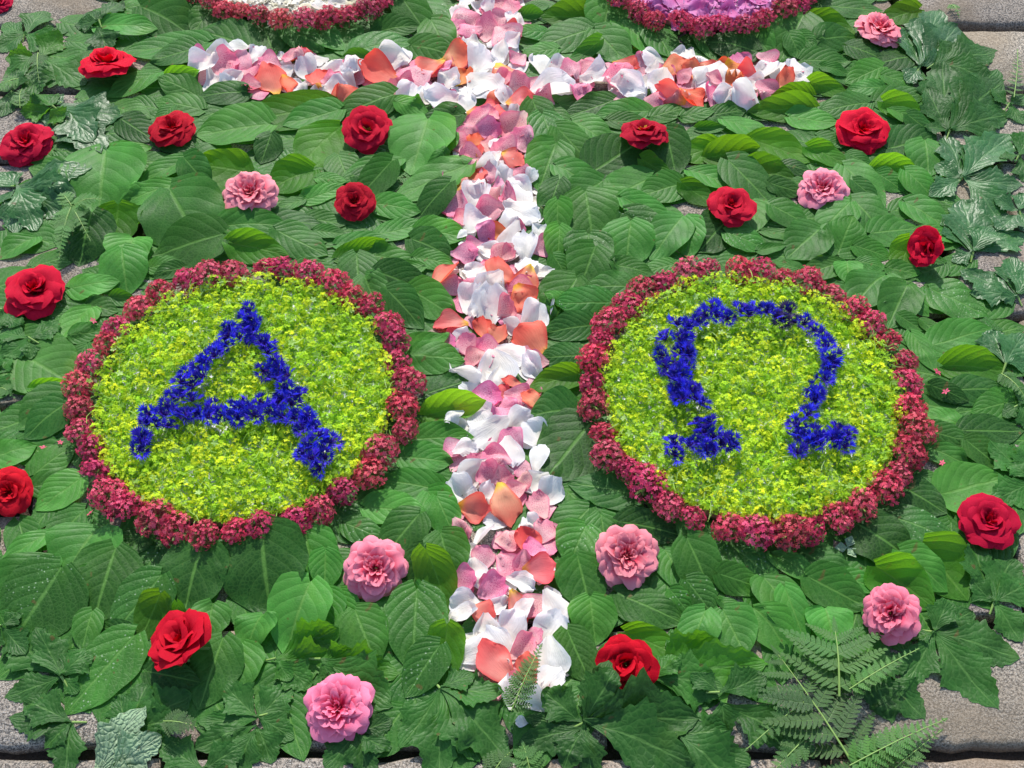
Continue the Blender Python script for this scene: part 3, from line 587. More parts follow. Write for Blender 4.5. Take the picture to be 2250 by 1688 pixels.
def build_petal(px, L, col, seed, ang=None, tilt=None):
    g_ = ground(px[0], px[1], .012); r = np.random.default_rng(seed + 900)
    d = CAM - g_; Lw = L * math.sqrt(d @ d) / 1125 * TAN_H * 1.18
    a = r.uniform(0, 2 * math.pi) if ang is None else ang
    sh = petal_sheet(Lw, col, seed)
    c, s_ = math.cos(a), math.sin(a)
    P, UV, nu, nv = lay(sh, g_[0] - c * Lw / 2, g_[1] - s_ * Lw / 2, g_[0] + c * Lw / 2, g_[1] + s_ * Lw / 2, lift=r.uniform(.0, .30), pct=62, maxslope=.6, eps=.0008)
    return P, UV, nu, nv, Lw
# a thin layer of petals under the chosen ones
pr = np.random.default_rng(4); extra = []
cand = 0
allp = [p[0] for p in petal_list]
while cand < 6000:
    cand += 1
    x, y = pr.uniform(430, 1790), pr.uniform(-230, 1540)
    if not on_cross(x, y): continue
    g_ = ground(x, y)[:2]
    if all(np.hypot(*(g_ - q[0])) > .0195 for q in extra): extra.append((g_, (x, y)))
print('under petals', len(extra))
far = [e for e in extra if e[1][1] < -20]
for n, (g_, px) in enumerate(extra):
    col = pr.choice(['W', 'W', 'W', 'P', 'P'])
    P, UV, nu, nv, L = build_petal(px, pr.uniform(42, 60), col, 7000 + n)
    join('petal_' + col, P, grid_faces(nu, nv), UV)

seq = [('leaf', (b[1] + t[1]) / 2 + (6 if tone in 'bp' else 0), k) for k, (b, t, r_, tone) in enumerate(leaf_list)] + [('petal', p[0][1] - 4, k) for k, p in enumerate(petal_list)]
seq.sort(key=lambda a: a[1])
sizes = sorted(((math.hypot(b[0] - t[0], b[1] - t[1]) ** 2 * r_), k) for k, (b, t, r_, tone) in enumerate(leaf_list))
small = {k for _, k in sizes[:max(0, len(leaf_list) - 300)]}
labels_l, petals_done = [], []
TONE = {'n': 'green', 'p': 'pale-green', 'b': 'yellow-green', 'd': 'dark-green', 's': 'white-flecked'}
def top_sheet(name, P, UV, nu, nv, material, color=None, origin=None):
    og = P[0] if origin is None else np.asarray(origin)
    return put(name, mesh_of(name, P - og, grid_faces(nu, nv), material, UV), None, tuple(og), color=color)
for kind, _, k in seq:
    if kind == 'leaf':
        b, t, ratio, tone = leaf_list[k]
        P, UV, nu, nv, L = build_leaf(b, t, ratio, tone, 100 + k)
        if k in small: join('bed', P, grid_faces(nu, nv), UV); continue
        o = top_sheet('broad_leaf', P, UV, nu, nv, M['leaf_fleck' if tone == 's' else 'leaf_bright' if tone == 'b' else 'leaf'], leaf_colour(tone, lr))
        o['category'] = 'leaf'; o['group'] = 'broad pointed leaves laid over the carpet'
        wide = 'broad' if ratio > .62 else 'narrow' if ratio < .44 else 'pointed'
        size = 'large ' if L > .072 else 'small ' if L < .048 else ''
        c_ = P.reshape(nu, nv, 3)[nu // 2, nv // 2]
        labels_l.append((o, image(c_), f'{size}{wide} {TONE[tone]}', 'leaf'))
    else:
        px, L, col = petal_list[k]
        P, UV, nu, nv, Lw = build_petal(px, L, col, 300 + k)
        kk = lr.uniform(.9, 1.05); cc = (kk, kk, kk, 1)
        if col == 'P': cc = (kk, kk * lr.uniform(.8, 1.15), kk * lr.uniform(.85, 1.1), 1)
        if col == 'C': cc = (kk, kk * lr.uniform(.75, 1.5), kk * lr.uniform(.8, 1.8), 1)
        o = top_sheet('flower_petal', P, UV, nu, nv, M[PCOL[col][0]], cc)
        o['category'] = 'petal'; o['group'] = 'loose petals strewn into the cross'
        petals_done.append((o, px, col, Lw))
place_labels(labels_l)
# petal labels: which limb of the cross, which colour, which side, and the turn along it
def limb(px):
    x, y = px
    if 985 < x < 1165 and y < 95: return 'cross\'s top stem', y
    if x < 960 and y < 260: return 'cross\'s left arm', -x
    if x > 1190 and y < 260: return 'cross\'s right arm', x
    if y < 260: return 'cross\'s centre', y
    if y < 560: return 'cross\'s upper stem', y
    if y < 860: return 'cross\'s middle stem', y
    if y < 1150: return 'cross\'s lower stem', y
    if y < 1330: return 'stem below the discs', y
    return 'cross\'s foot', y
bk = {}
for o, px, col, L in petals_done:
    nm, key = limb(px)
    if 'arm' in nm:
        side = 'far' if px[1] < 142 else 'near' if px[1] > 186 else 'middle'
    else:
        cx = 1075 + (px[1] / 1500) * 45
        side = 'left' if px[0] < cx - 32 else 'right' if px[0] > cx + 32 else 'middle'
    bk.setdefault((nm, side, col), []).append((key, o, L))
for (nm, side, col), rows_ in bk.items():
    rows_.sort(key=lambda a: a[0])
    frm = 'from the centre' if 'arm' in nm else 'from the top'
    where = f"in the middle of the {nm}" if side == 'middle' else f"on the {side} side of the {nm}"
    for n, (key, o, L) in enumerate(rows_):
        word = {'W': 'white', 'P': 'pink', 'C': 'coral'}[col]; size = 'large ' if L > .058 else 'small ' if L < .036 else ''
        turn = f"{(ORD[n] if n else 'first ')}{frm}" if len(rows_) > 1 else 'the only one'
        o['label'] = f"{size}{word} petal, {turn} {where}"
        if len(o['label'].split()) > 16: o['label'] = f"{word} petal, {turn} {where}"

# ------------------------------------------------------------------ discs
def circle_solid(r, z0, z1, n=72, bev=.003):
    V = []; F = []
    prof = [(r - bev, z0), (r, z0 + bev), (r, z1 - bev), (r - bev, z1)]
    for rr, z in prof:
        for k in range(n):
            a = 2 * math.pi * k / n; V.append((rr * math.cos(a), rr * math.sin(a), z))
    for l in range(3):
        for k in range(n): F.append((l * n + k, l * n + (k + 1) % n, (l + 1) * n + (k + 1) % n, (l + 1) * n + k))
    return V, F, n
def board(center, label, top, paper_col):
    root = bpy.data.objects.new('round_board', None); C.objects.link(root); root.location = (center[0], center[1], 0)
    tag(root, label, 'board', 'round boards that carry the flower pictures')
    V, F, n = circle_solid(R_BED - .002, .002, top)
    me = bpy.data.meshes.new('base'); me.from_pydata(V, [], F + [tuple(range(3 * n, 4 * n)), tuple(range(n - 1, -1, -1))]); me.materials.append(M['board']); put('base', me, root)
    V, F, n = circle_solid(R_BED - .010, top + .0002, top + .0012, bev=.0002)
    me = bpy.data.meshes.new('paper_liner'); me.from_pydata(V, [], F + [tuple(range(3 * n, 4 * n))]); me.materials.append(M['paper']); put('paper_liner', me, root)
    i0, j0 = cells(np.array([center[0]]), np.array([center[1]]))
    raise_disc(center[0], center[1], R_BED, top + .001)
    return root
board(dA, 'round brown board under the green and blue letter A flowers', BOARD_Z, None)
board(dO, 'round brown board under the green and blue omega flowers', BOARD_Z, None)
board(dTL, 'round brown board under the white blossoms at the top', BOARD_Z, None)
board(dTR, 'round brown board under the pink-lilac petals at the top', BOARD_Z, None)

# cornflowers in the two letters
STROKES = {
 'A': [('left leg of the letter A', 4, '1620,370 1650,430 1480,470 1590,500 1490,540 1655,480 1555,540 1430,612 1460,585 1340,690 1400,662 1290,735 1335,790 1220,780 1190,835 1245,862 1130,900 1190,930 1090,970 1250,950 980,1030 1060,1050 960,1100 1005,1112 910,1180 932,1215 900,1255'),
       ('crossbar of the letter A', 4, '1140,1045 1200,1062 1282,1012 1085,1110 1400,980 1450,1022 1520,992 1472,1062 1630,962 1590,1012 1690,958 1650,1042 1740,1012 1545,1040 1345,1002 1330,1045'),
       ('right leg of the letter A', 4, '1600,425 1665,530 1690,580 1735,640 1722,590 1700,742 1790,700 1830,742 1880,790 1800,812 1840,870 1892,890 1832,932 1930,922 1880,972 1800,985 1832,1052 1900,1052 1970,1050 2022,1064 1962,1122 2042,1122 2072,1182 2130,1205 2012,1252 2080,1252 1972,1285 2110,1312 2032,1342 2080,1370')],
 'O': [('left foot of the omega', 6, '100,1100 175,1110 150,1160 205,1190 100,1212 40,1242 250,1212 300,1245 322,1202 220,1280 150,1252 -50,1235 -62,1285'),
       ('left curve of the omega', 5, '2170,450 2110,540 2190,560 2080,632 2160,690 2195,640 2100,722 2180,762 2120,802 2190,852 2150,902 2202,922 2225,640 2240,730 2230,800 2250,880 2280,930 2270,870 2310,975 2225,955 2205,500 2210,610'),
       ('top arc of the omega', 6, '100,430 40,470 200,350 222,392 150,392 280,402 370,370 430,402 480,362 540,382 592,402 650,402 700,362 722,432 15,520'),
       ('right curve of the omega', 6, '780,442 850,480 905,540 930,600 950,660 965,710 930,745 905,800 865,840 852,895 868,940'),
       ('right foot of the omega', 6, '800,1042 740,1112 800,1142 742,1182 862,1172 800,1222 902,1212 960,1192 990,1132 1012,1202 1060,1162 742,1282 1050,1242 850,1232')]}
def floret_mesh(seed):
    """one blue trumpet floret: thin tube opening into a five-toothed fan"""
    r = np.random.default_rng(seed); L = 1.0
    V = [(0, -.03, 0), (0, .03, 0), (.40, -.07, .10), (.40, .07, .10)]; F = [(0, 2, 3, 1)]
    k = 5
    for i in range(k + 1):
        a = (i / k - .5) * 1.5; V.append((.40 + .34 * math.cos(a), .34 * math.sin(a), .12 + .05 * math.cos(a * 2) + r.normal(0, .02)))
    for i in range(k):
        a = ((i + .5) / k - .5) * 1.75; q = r.uniform(.52, .66); V.append((.40 + q * math.cos(a), q * math.sin(a), .10 + r.normal(0, .06)))
    V.append((.42, 0, .08)); c = len(V) - 1
    for i in range(k): F += [(c, 4 + i, 4 + k + 1 + i), (c, 4 + k + 1 + i, 5 + i)]
    me = bpy.data.meshes.new('petal'); me.from_pydata(V, [], F); me.materials.append(M['corn']); me.polygons.foreach_set('use_smooth', np.zeros(len(F), bool)); return me
FLO = [floret_mesh(i) for i in range(5)]
def spikes(name, n, r0, h, material, seed, spread=.6):
    r = np.random.default_rng(seed); V = []; F = []
    for i in range(n):
        a = r.uniform(0, 6.28); e = r.uniform(.2, 1) * spread; b = np.array([math.cos(a) * r0 * r.random(), math.sin(a) * r0 * r.random(), 0.0])
        d = np.array([math.sin(e) * math.cos(a), math.sin(e) * math.sin(a), math.cos(e)]) * h * r.uniform(.7, 1.1)
        s = np.array([-math.sin(a), math.cos(a), 0]) * h * .09; s2 = np.cross(d, s); s2 = s2 / np.linalg.norm(s2) * h * .09
        n0 = len(V); V += [b + s, b - s * .5 + s2, b - s * .5 - s2, b + d + s * .8, b + d - s * .4 + s2 * .8, b + d - s * .4 - s2 * .8]
        F += [(n0, n0 + 1, n0 + 4, n0 + 3), (n0 + 1, n0 + 2, n0 + 5, n0 + 4), (n0 + 2, n0, n0 + 3, n0 + 5)]
        V_ = V
        F += [(n0 + 3, n0 + 4, n0 + 5, n0 + 5)] if False else []
    me = bpy.data.meshes.new(name); me.from_pydata([tuple(v) for v in V], [], F); me.materials.append(material); return me
EYE = [spikes('flower_centre', 16, .12, .42, M['corn_eye'], i, .8) for i in range(3)]
CAL = spikes('calyx', 8, .05, .3, M['calyx'], 9, 2.6)
corn_pts = []
cr = random.Random(12)
for letter, strokes in STROKES.items():
    for sname, tile, txt in strokes:
        pp = [tp(tile, *map(float, a.split(','))) for a in txt.split()]
        order = sorted(range(len(pp)), key=lambda i: pp[i][1] if ('leg' in sname or 'curve' in sname) else pp[i][0])
        for turn, i in enumerate(order):
            px = pp[i]; g_ = ground(px[0], px[1], BED_Z + .006); corn_pts.append(g_[:2])
            root = bpy.data.objects.new('cornflower', None); C.objects.link(root)
            sc = cr.uniform(.0128, .0156)
            root.location = (g_[0], g_[1], BED_Z + cr.uniform(.003, .008)); root.rotation_euler = (cr.gauss(.25, .35), cr.gauss(0, .35), cr.uniform(0, 6.28)); root.scale = (sc,) * 3
            way = 'from its top' if ('leg' in sname or 'curve' in sname) else 'from its left end'
            dried = sname.startswith('top arc') and 645 < (px[0] - 1500) / KS < 730
            tag(root, f"{'faded violet-blue' if dried else 'blue'} cornflower, {(ORD[turn] or 'first ')}{way} along the {sname}", 'cornflower', 'cornflowers that draw the letters')
            nf = cr.randint(8, 10); ph = cr.random()
            for q in range(nf):
                e = cr.uniform(.12, .75)
                k = cr.uniform(.5, 1.5); col = (k * cr.uniform(.8, 2.4), k, k, 1) if not dried else (2.6, 1.5, .30, 1)
                put('floret', FLO[cr.randrange(5)], root, (0, 0, .12), (cr.gauss(0, .25), -e, 2 * math.pi * (q + ph) / nf + cr.gauss(0, .15)), (cr.uniform(.85, 1.15),) * 3, col)
            for q in range(3):
                k = cr.uniform(.35, .7); put('floret', FLO[cr.randrange(5)], root, (0, 0, .2), (cr.gauss(0, .3), -cr.uniform(.8, 1.25), cr.uniform(0, 6.28)), (cr.uniform(.6, .8),) * 3, (k, k * .8, k * .9, 1))
            put('flower_centre', EYE[cr.randrange(3)], root, (0, 0, .15), (0, 0, cr.uniform(0, 6)))
            put('calyx', CAL, root, (0, 0, .1), (0, 0, cr.uniform(0, 6)))
corn_pts = np.array(corn_pts)

# the yellow-green bed of each letter disc: tiny star flowers nobody could count
def star_flowers(cent, rad, up, r, npet=4, lift=.35):
    """little cupped stars: cent n x 3, radius n, up n x 3"""
    n = len(cent); up = up / np.linalg.norm(up, axis=1)[:, None]
    ref = np.where(np.abs(up[:, 2:3]) < .9, [[0, 0, 1.0]], [[1.0, 0, 0]]); e1 = np.cross(up, ref); e1 /= np.linalg.norm(e1, axis=1)[:, None]; e2 = np.cross(up, e1)
    ph = r.uniform(0, 6.28, n); V = [cent]
    for k in range(npet):
        for da, q, l in ((-.5, .62, .18), (0, 1.0, lift), (.5, .62, .18)):
            a = ph + (k + da * .72) * 2 * math.pi / npet
            V.append(cent + rad[:, None] * (q * (np.cos(a)[:, None] * e1 + np.sin(a)[:, None] * e2) + l * up))
    V = np.stack(V, 1); st = V.shape[1]
    base = (np.arange(n) * st)[:, None]
    F = np.concatenate([np.concatenate([base, base + 1 + 3 * k, base + 2 + 3 * k, base + 3 + 3 * k], 1) for k in range(npet)])
    return V.reshape(-1, 3), F
def strips(A, B, wd, r):
    d = B - A; s = np.cross(d, r.normal(0, 1, d.shape)); s /= np.linalg.norm(s, axis=1)[:, None] + 1e-9; s *= wd
    Mi = (A + B) / 2 + r.normal(0, 1, d.shape) * np.linalg.norm(d, axis=1)[:, None] * .10
    V = np.stack([A - s, A + s, Mi + s, Mi - s, B + s * .7, B - s * .7], 1); b = (np.arange(len(A)) * 6)[:, None]
    return V.reshape(-1, 3), np.concatenate([b + [[0, 1, 2, 3]], b + [[3, 2, 4, 5]]])
def mantle(center, seed, label):
    r = np.random.default_rng(seed); cl = []
    tries = 0
    while tries < 40000 and len(cl) < 1500:
        tries += 1
        a = r.uniform(0, 6.283); q = (R_BED - .002) * math.sqrt(r.random()); p = center + q * np.array([math.cos(a), math.sin(a)])
        dc = np.hypot(*(corn_pts - p).T).min()
        if dc < .0112: continue
        if cl and np.hypot(*(np.array(cl)[:, :2] - p).T).min() < .0108: continue
        cl.append((p[0], p[1], BOARD_Z + .004 + r.uniform(0, .008), r.uniform(.0072, .0112)))
    cl = np.array(cl); print('mantle clusters', len(cl))
    c, ra, u, tn = [], [], [], []
    for x, y, z, q in cl:
        n = int(12 + 2700 * q); d = r.normal(0, 1, (n, 3)); d[:, 2] = np.abs(d[:, 2]) * 1.2; d /= np.linalg.norm(d, axis=1)[:, None]
        lob = r.normal(0, 1, (4, 3)); lob[:, 2] = np.abs(lob[:, 2]); lob /= np.linalg.norm(lob, axis=1)[:, None]
        k = q * (.62 + .38 * np.clip((d @ lob.T).max(1), 0, 1) ** 3) * r.uniform(.85, 1.05, n)
        c.append(np.array([x, y, z]) + d * k[:, None] * np.array([1, 1, 1.25])); u.append(d + r.normal(0, .3, (n, 3))); ra.append(r.uniform(.0016, .0026, n))
        y_ = r.random(); t_ = np.array([.60 + .52 * y_, .88 + .22 * y_, 1.9]) * r.uniform(.95, 1.3); tn.append(np.tile(t_, (n, 1)))
    # low green under-flowers over the whole board
    n = 9000; a = r.uniform(0, 6.283, n); q = (R_BED - .004) * np.sqrt(r.random(n))
    c.append(np.stack([center[0] + q * np.cos(a), center[1] + q * np.sin(a), BOARD_Z + .0015 + r.uniform(0, .004, n)], 1)); u.append(np.stack([r.normal(0, .5, n), r.normal(0, .5, n), np.ones(n)], 1)); ra.append(r.uniform(.0026, .0042, n)); tn.append(np.tile([.68, 1.0, 2.4], (n, 1)))
    c = np.concatenate(c); u = np.concatenate(u); ra = np.concatenate(ra); tn = np.concatenate(tn)
    V, F = star_flowers(c, ra, u, r)
    me = mesh_of('mantle_blossom', V, F, M['mantle'], smooth=False); st = len(V) // len(c)
    at = me.attributes.new('tone', 'FLOAT_COLOR', 'POINT'); at.data.foreach_set('color', np.repeat(np.concatenate([tn, np.ones((len(tn), 1))], 1), st, 0).astype(np.float32).ravel())
    o = put('mantle_blossom', me); tag(o, label, None, None, 'stuff')
    n = 1900; k = r.integers(0, len(cl), n); A = cl[k, :3] + r.normal(0, .006, (n, 3)); A[:, 2] = np.clip(A[:, 2], BOARD_Z + .002, .05)
    d = r.normal(0, 1, (n, 3)); d[:, 2] *= .35; d /= np.linalg.norm(d, axis=1)[:, None]; B = A + d * r.uniform(.006, .020, n)[:, None]
    B[:, 2] = np.clip(B[:, 2], BOARD_Z + .003, BOARD_Z + .021)
    V1, F1 = strips(A, B, .00042, r)
    m_ = 240; k = r.integers(0, len(cl), m_); c2 = cl[k, :3] + np.stack([r.normal(0, .004, m_), r.normal(0, .004, m_), r.uniform(.004, .009, m_)], 1)
    V2, F2 = star_flowers(c2, r.uniform(.003, .0050, m_), np.stack([r.normal(0, .5, m_), r.normal(0, .5, m_), np.ones(m_)], 1), r, 5, .25)
    K = 2 if F1.shape[1] == F2.shape[1] else 1
    o2 = put('mantle_stem', mesh_of('mantle_stem', np.concatenate([V1, V2]), np.concatenate([F1, F2 + len(V1)]), M['mantle_stem'], smooth=False), o); o2['kind'] = 'stuff'
    return o
mantle(dA, 31, 'tiny yellow-green blossoms filling the disc around the letter A')
mantle(dO, 32, 'tiny yellow-green blossoms filling the disc around the omega')

# crimson valerian heads round each rim
def valerian_mesh(seed):
    r = np.random.default_rng(seed); n = 190
    d = r.normal(0, 1, (n, 3)); d[:, 2] = np.abs(d[:, 2]) * 1.15 - .25; d /= np.linalg.norm(d, axis=1)[:, None]
    lump = np.array([(math.cos(a) * .5, math.sin(a) * .5, .25) for a in r.uniform(0, 6.28, 5)])
    k = r.uniform(.72, 1.0, n); c = d * k[:, None] * np.array([1, 1, .85])
    pull = np.exp(-((c[:, None, :] - lump[None]) ** 2).sum(2) / .12).max(1); c = c * (0.86 + .2 * pull)[:, None]
    V, F = star_flowers(c, r.uniform(.085, .135, n), d + r.normal(0, .45, (n, 3)), r, 5, .1)
    A = c * .35; V1, F1 = strips(A, c, .018, r)
    return mesh_of('floret_head', V, F, M['valerian'], smooth=False), mesh_of('floret_tube', V1, F1, M['valerian_tube'], smooth=False)
VAL = [valerian_mesh(70 + i) for i in range(7)]
STALK = spikes('stalk', 5, .2, .7, M['stem'], 3, 2.2)
vr = random.Random(8)
def ring(center, nm, n, full=True, rad=.0205):
    ang0 = vr.uniform(0, .1); heads = []
    for k in range(n):
        a = math.pi / 2 - 2 * math.pi * (k + vr.uniform(-.18, .18)) / n
        q = R_RING + vr.gauss(.0, .003)
        x, y = center[0] + q * math.cos(a), center[1] + q * math.sin(a)
        ix, iy = image((x, y, .02))
        heads.append((a, x, y, iy))
    turn = 0
    for a, x, y, iy in heads:
        turn += 1
        sc = rad * vr.uniform(.82, 1.18)
        z = max(min(height_at(x, y, .008, 60), .018), .009) + sc * .42
        root = bpy.data.objects.new('valerian_flower', None); C.objects.link(root); root.location = (x, y, z)
        root.rotation_euler = (vr.gauss(0, .25), vr.gauss(0, .25), vr.uniform(0, 6.28)); root.scale = (sc * vr.uniform(.9, 1.1), sc * vr.uniform(.9, 1.1), sc * vr.uniform(.9, 1.1))
        k = vr.uniform(.85, 1.2); col = (k, k * vr.uniform(.8, 1.6), k * vr.uniform(.75, 1.15), 1)
        word = 'large ' if sc > rad * 1.09 else 'small ' if sc < rad * .94 else ''
        tag(root, f"{word}crimson valerian head, {(ORD[turn - 1] or 'first ')}clockwise from the far point of the {nm} disc's rim", 'flower head', 'crimson valerian heads round the discs')
        a_, b_ = VAL[vr.randrange(7)]
        put('floret_head', a_, root, color=col); put('floret_tube', b_, root, color=col); put('stalk', STALK, root)
ring(dA, 'A', 37); ring(dO, 'omega', 37); ring(dTL, 'white-filled', 37); ring(dTR, 'pink-filled', 37)

# blossoms on the two discs that the top edge cuts
def small_petals(center, key, n, label, cat_col, seed, nm):
    r = np.random.default_rng(seed); done = []
    tries = 0
    while tries < 4000 and len(done) < n:
        tries += 1
        a = r.uniform(math.pi, 2 * math.pi); q = (R_BED - .002) * math.sqrt(r.uniform(.35, 1)); p = center + q * np.array([math.cos(a), math.sin(a)])
        ix, iy = image((p[0], p[1], .03))
        if iy < -70: continue
        if done and min(np.hypot(*(p - d)) for d in done) < .0075: continue
        done.append(p)
    done.sort(key=lambda p: p[0])
    for i, p in enumerate(done):
        L = r.uniform(.022, .034); a = r.uniform(0, 6.28); sh = petal_sheet(L, 'W', seed * 50 + i)
        P, UV, nu, nv = lay(sh, p[0], p[1], p[0] + math.cos(a) * L, p[1] + math.sin(a) * L, lift=r.uniform(0, .5), pct=45)
        k = r.uniform(.85, 1.05)
        o = top_sheet('flower_petal', P, UV, nu, nv, M[key], (k, k, k * (r.uniform(.75, 1) if key == 'white' else 1), 1))
        tag(o, f"{label} petal, {(ORD[i] or 'first ') if i < len(ORD) else ''}from the left on the {nm} top disc", 'petal', f'{label} petals on the {nm} disc')
def blossom_bed(center, cols, seed, label, name):
    r = np.random.default_rng(seed); n = 1500; a = r.uniform(0, 6.283, n); q = (R_BED - .006) * np.sqrt(r.random(n))
    c = np.stack([center[0] + q * np.cos(a), center[1] + q * np.sin(a), BOARD_Z + .002 + r.uniform(0, .006, n)], 1)
    V, F = star_flowers(c, r.uniform(.006, .010, n), np.stack([r.normal(0, .5, n), r.normal(0, .5, n), np.ones(n)], 1), r, 4, .3)
    tag(put(name, mesh_of(name, V, F, plain(name, cols, .7, .3), smooth=False)), label, kind='stuff')
    raise_disc(center[0], center[1], R_BED - .005, BOARD_Z + .008)
blossom_bed(dTL, [(.62, .58, .44, 1), (.80, .78, .70, 1), (.70, .66, .50, 1)], 41, 'cream-white blossoms under the petals of the white-filled disc', 'white_blossom')
blossom_bed(dTR, [(.55, .13, .36, 1), (.66, .25, .50, 1), (.70, .40, .60, 1)], 42, 'lilac-pink blossoms under the petals of the pink-filled disc', 'pink_blossom')
small_petals(dTL, 'white', 42, 'cream-white', 'white', 3, 'white-filled'); small_petals(dTR, 'magenta', 42, 'lilac-pink', 'pink', 4, 'pink-filled')

# ------------------------------------------------------------------ lobed leaves round the border: tile, centre, leaflet tips, label
LOBED = [
 (1, 150, 190, '0,110 285,-20 -60,290 430,170 370,290', 'n', 'dark lobed leaf with pale veins in the top left corner'),
 (1, 640, 130, '560,30 800,-10 470,120 700,330', 'd', 'crinkled lobed leaf between the top left corner leaf and broad leaves'),
 (1, 240, 340, '20,320 415,165 545,505 190,575 -10,460', 'b', 'small lobed leaf with sunlit yellow tips beside the yellow-eyed red rose'),
 (1, 400, 650, '800,740 650,1020 570,915 280,560 300,820', 'w', 'silvery drooping lobed leaf between two red roses at the left edge'),
 (1, 100, 1185, '640,1090 480,1270 410,1360 60,1480 -60,1300 -20,1040 230,1460', 'w', 'large glossy silver-dark lobed leaf below the upper left-edge red rose'),
 (1, 340, 690, '100,690 390,800 250,560', 'b', 'small yellow-green lobed leaf behind the upper left-edge red rose'),
 (4, 180, 520, '390,420 -20,650 -30,450 190,640', 'n', 'ribbed lobed leaf under the big red rose above the A disc'),
 (4, -60, 760, '70,640 60,860 -40,620', 'n', 'lobed leaf at the left edge beside a broad pale leaf'),
 (3, 1545, 405, '1470,130 1650,20 1830,150 1460,510 1780,330', 'w', 'crinkled silvery lobed leaf beside the frilly pink rose'),
 (3, 1640, 400, '1900,200 2065,290 2040,460', 'n', 'dark pleated lobed leaf reaching onto the bare stone'),
 (3, 1740, 815, '1650,390 1560,560 1990,380 2100,470 2150,700 1560,790', 'd', 'large flat dark lobed leaf under the top right stones'),
 (3, 1820, 1125, '1740,820 1990,880 2120,800 2230,1180 2160,1440 1600,1240 1640,1040', 'w', 'puckered glossy lobed leaf at the right edge above the sideways rose'),
 (3, 1890, 1610, '1720,1370 1830,1240 2210,1430 1990,1400 1760,1660', 'w', 'glossy lobed leaf touching the sideways red rose'),
 (6, 2180, 230, '1780,20 1860,190 2060,260 2160,-40 2260,60', 'w', 'lobed leaf with silver sheen at the right edge below the sideways rose'),
 (6, 2100, 680, '1970,385 2215,440 2260,650', 'w', 'glossy folded lobed leaf right of the omega disc'),
 (6, 2280, 1440, '1990,1190 2030,1560 2250,1180 2100,1300', 'n', 'pale net-veined lobed leaf above the wide red rose'),
 (9, 2030, 560, '1850,170 2150,180 2260,420 2230,810 1850,420', 'n', 'lobed leaf overlapping the wide red rose at the lower right'),
 (9, 1640, 760, '1900,600 2210,890 2040,1270 1470,1110 1720,545 1500,800', 'n', 'spreading lobed leaf on stone right of the tipped pink rose'),
 (9, 1200, 950, '1610,1290 1370,1340 1070,1060 1480,960', 'd', 'lobed leaf over stone below the tipped pink rose'),
 (7, 390, 1050, '0,1160 20,760 250,720 530,850 480,1130 620,870', 'n', 'big ribbed lobed leaf below the flecked leaf at the lower left'),
 (7, 450, 1340, '20,1290 380,1700 250,1500 140,1180', 'd', 'dark lobed leaf on bare stone at the lower left corner'),
 (7, 800, 1390, '1235,1150 960,1090 760,1150 1150,1330', 'd', 'dark lobed leaf below the side-on red rose'),
 (7, 1660, 1310, '1245,1330 1450,1110 1880,1080 1900,1430 1250,1530 1740,1600 1500,1700', 'n', 'star-shaped lobed leaf left of the largest pink rose'),
 (7, 1300, 1640, '1000,1460 1000,1720 1560,1480 1500,1760', 'd', 'deep green lobed leaf under the star-shaped one at the bottom'),
 (7, 1785, 935, '2210,730 2200,930 2000,1110 1870,1080', 'b', 'lobed leaf with a bright yellow-green upper lobe by the largest pink rose'),
 (8, -130, 950, '100,860 380,1000 330,1240 -60,1080', 'b', 'brown-tinged green lobed leaf behind the largest pink rose'),
 (8, 100, 1400, '330,1330 -100,1640 180,1690 300,1530', 'd', 'dark lobed leaf under the largest pink rose'),
 (8, 640, 1135, '400,1530 620,1720 920,1600 1110,1560 1070,1180 860,1040', 'n', 'large drooping lobed leaf left of the cross\'s foot'),
 (8, 1570, 1350, '1180,1320 1130,1500 1290,1170 1690,1010 1770,1090 2330,1270 2310,1560 1620,1720 1420,1640', 'd', 'largest dark lobed leaf, its top lobe covering the half covered red rose'),
 (9, -200, 1060, '250,780 560,920 290,1090 -20,920', 'b', 'lobed leaf with bright tip between half covered red rose and fern'),
 (9, 240, 1170, '770,1480 560,1030 60,1010 300,1420', 'd', 'long pointed lobed leaf beside the big fern'),
 (1, 60, 560, '-10,720 190,640 -60,480 120,430', 'd', 'dark lobed leaf at the left edge below the small sunlit one'),
 (3, 2130, 640, '2000,560 2260,560 2230,760', 'd', 'dark lobed leaf on stone beside the upright fern tip'),
 (3, 2190, 1330, '2020,1260 2260,1180 2280,1480 2060,1480', 'w', 'glossy lobed leaf at the right edge, below the puckered one'),
 (3, 2190, 980, '2260,800 2290,1150 2050,1000', 'd', 'dark lobed leaf at the right edge behind the puckered glossy one'),
 (6, 2190, 950, '2260,820 2290,1110 2080,1010', 'd', 'dark lobed leaf at the right edge level with the omega disc\'s middle'),
 (4, 10, 330, '150,260 -70,460 120,450', 'd', 'dark lobed leaf at the left edge under the big red rose'),
 (7, 10, 740, '170,900 -70,880 140,620', 'd', 'dark lobed leaf at the left edge below the cut-off red rose'),
 (9, -40, 1420, '440,1640 300,1390 100,1720 420,1760', 'd', 'dark lobed leaf in the bottom middle below the long pointed one'),
]
LC = {'n': (1, 1, 1), 'd': (.75, .80, .80), 'w': (1, 1, 1), 'b': (1.6, 1.45, .8)}
br = np.random.default_rng(17)
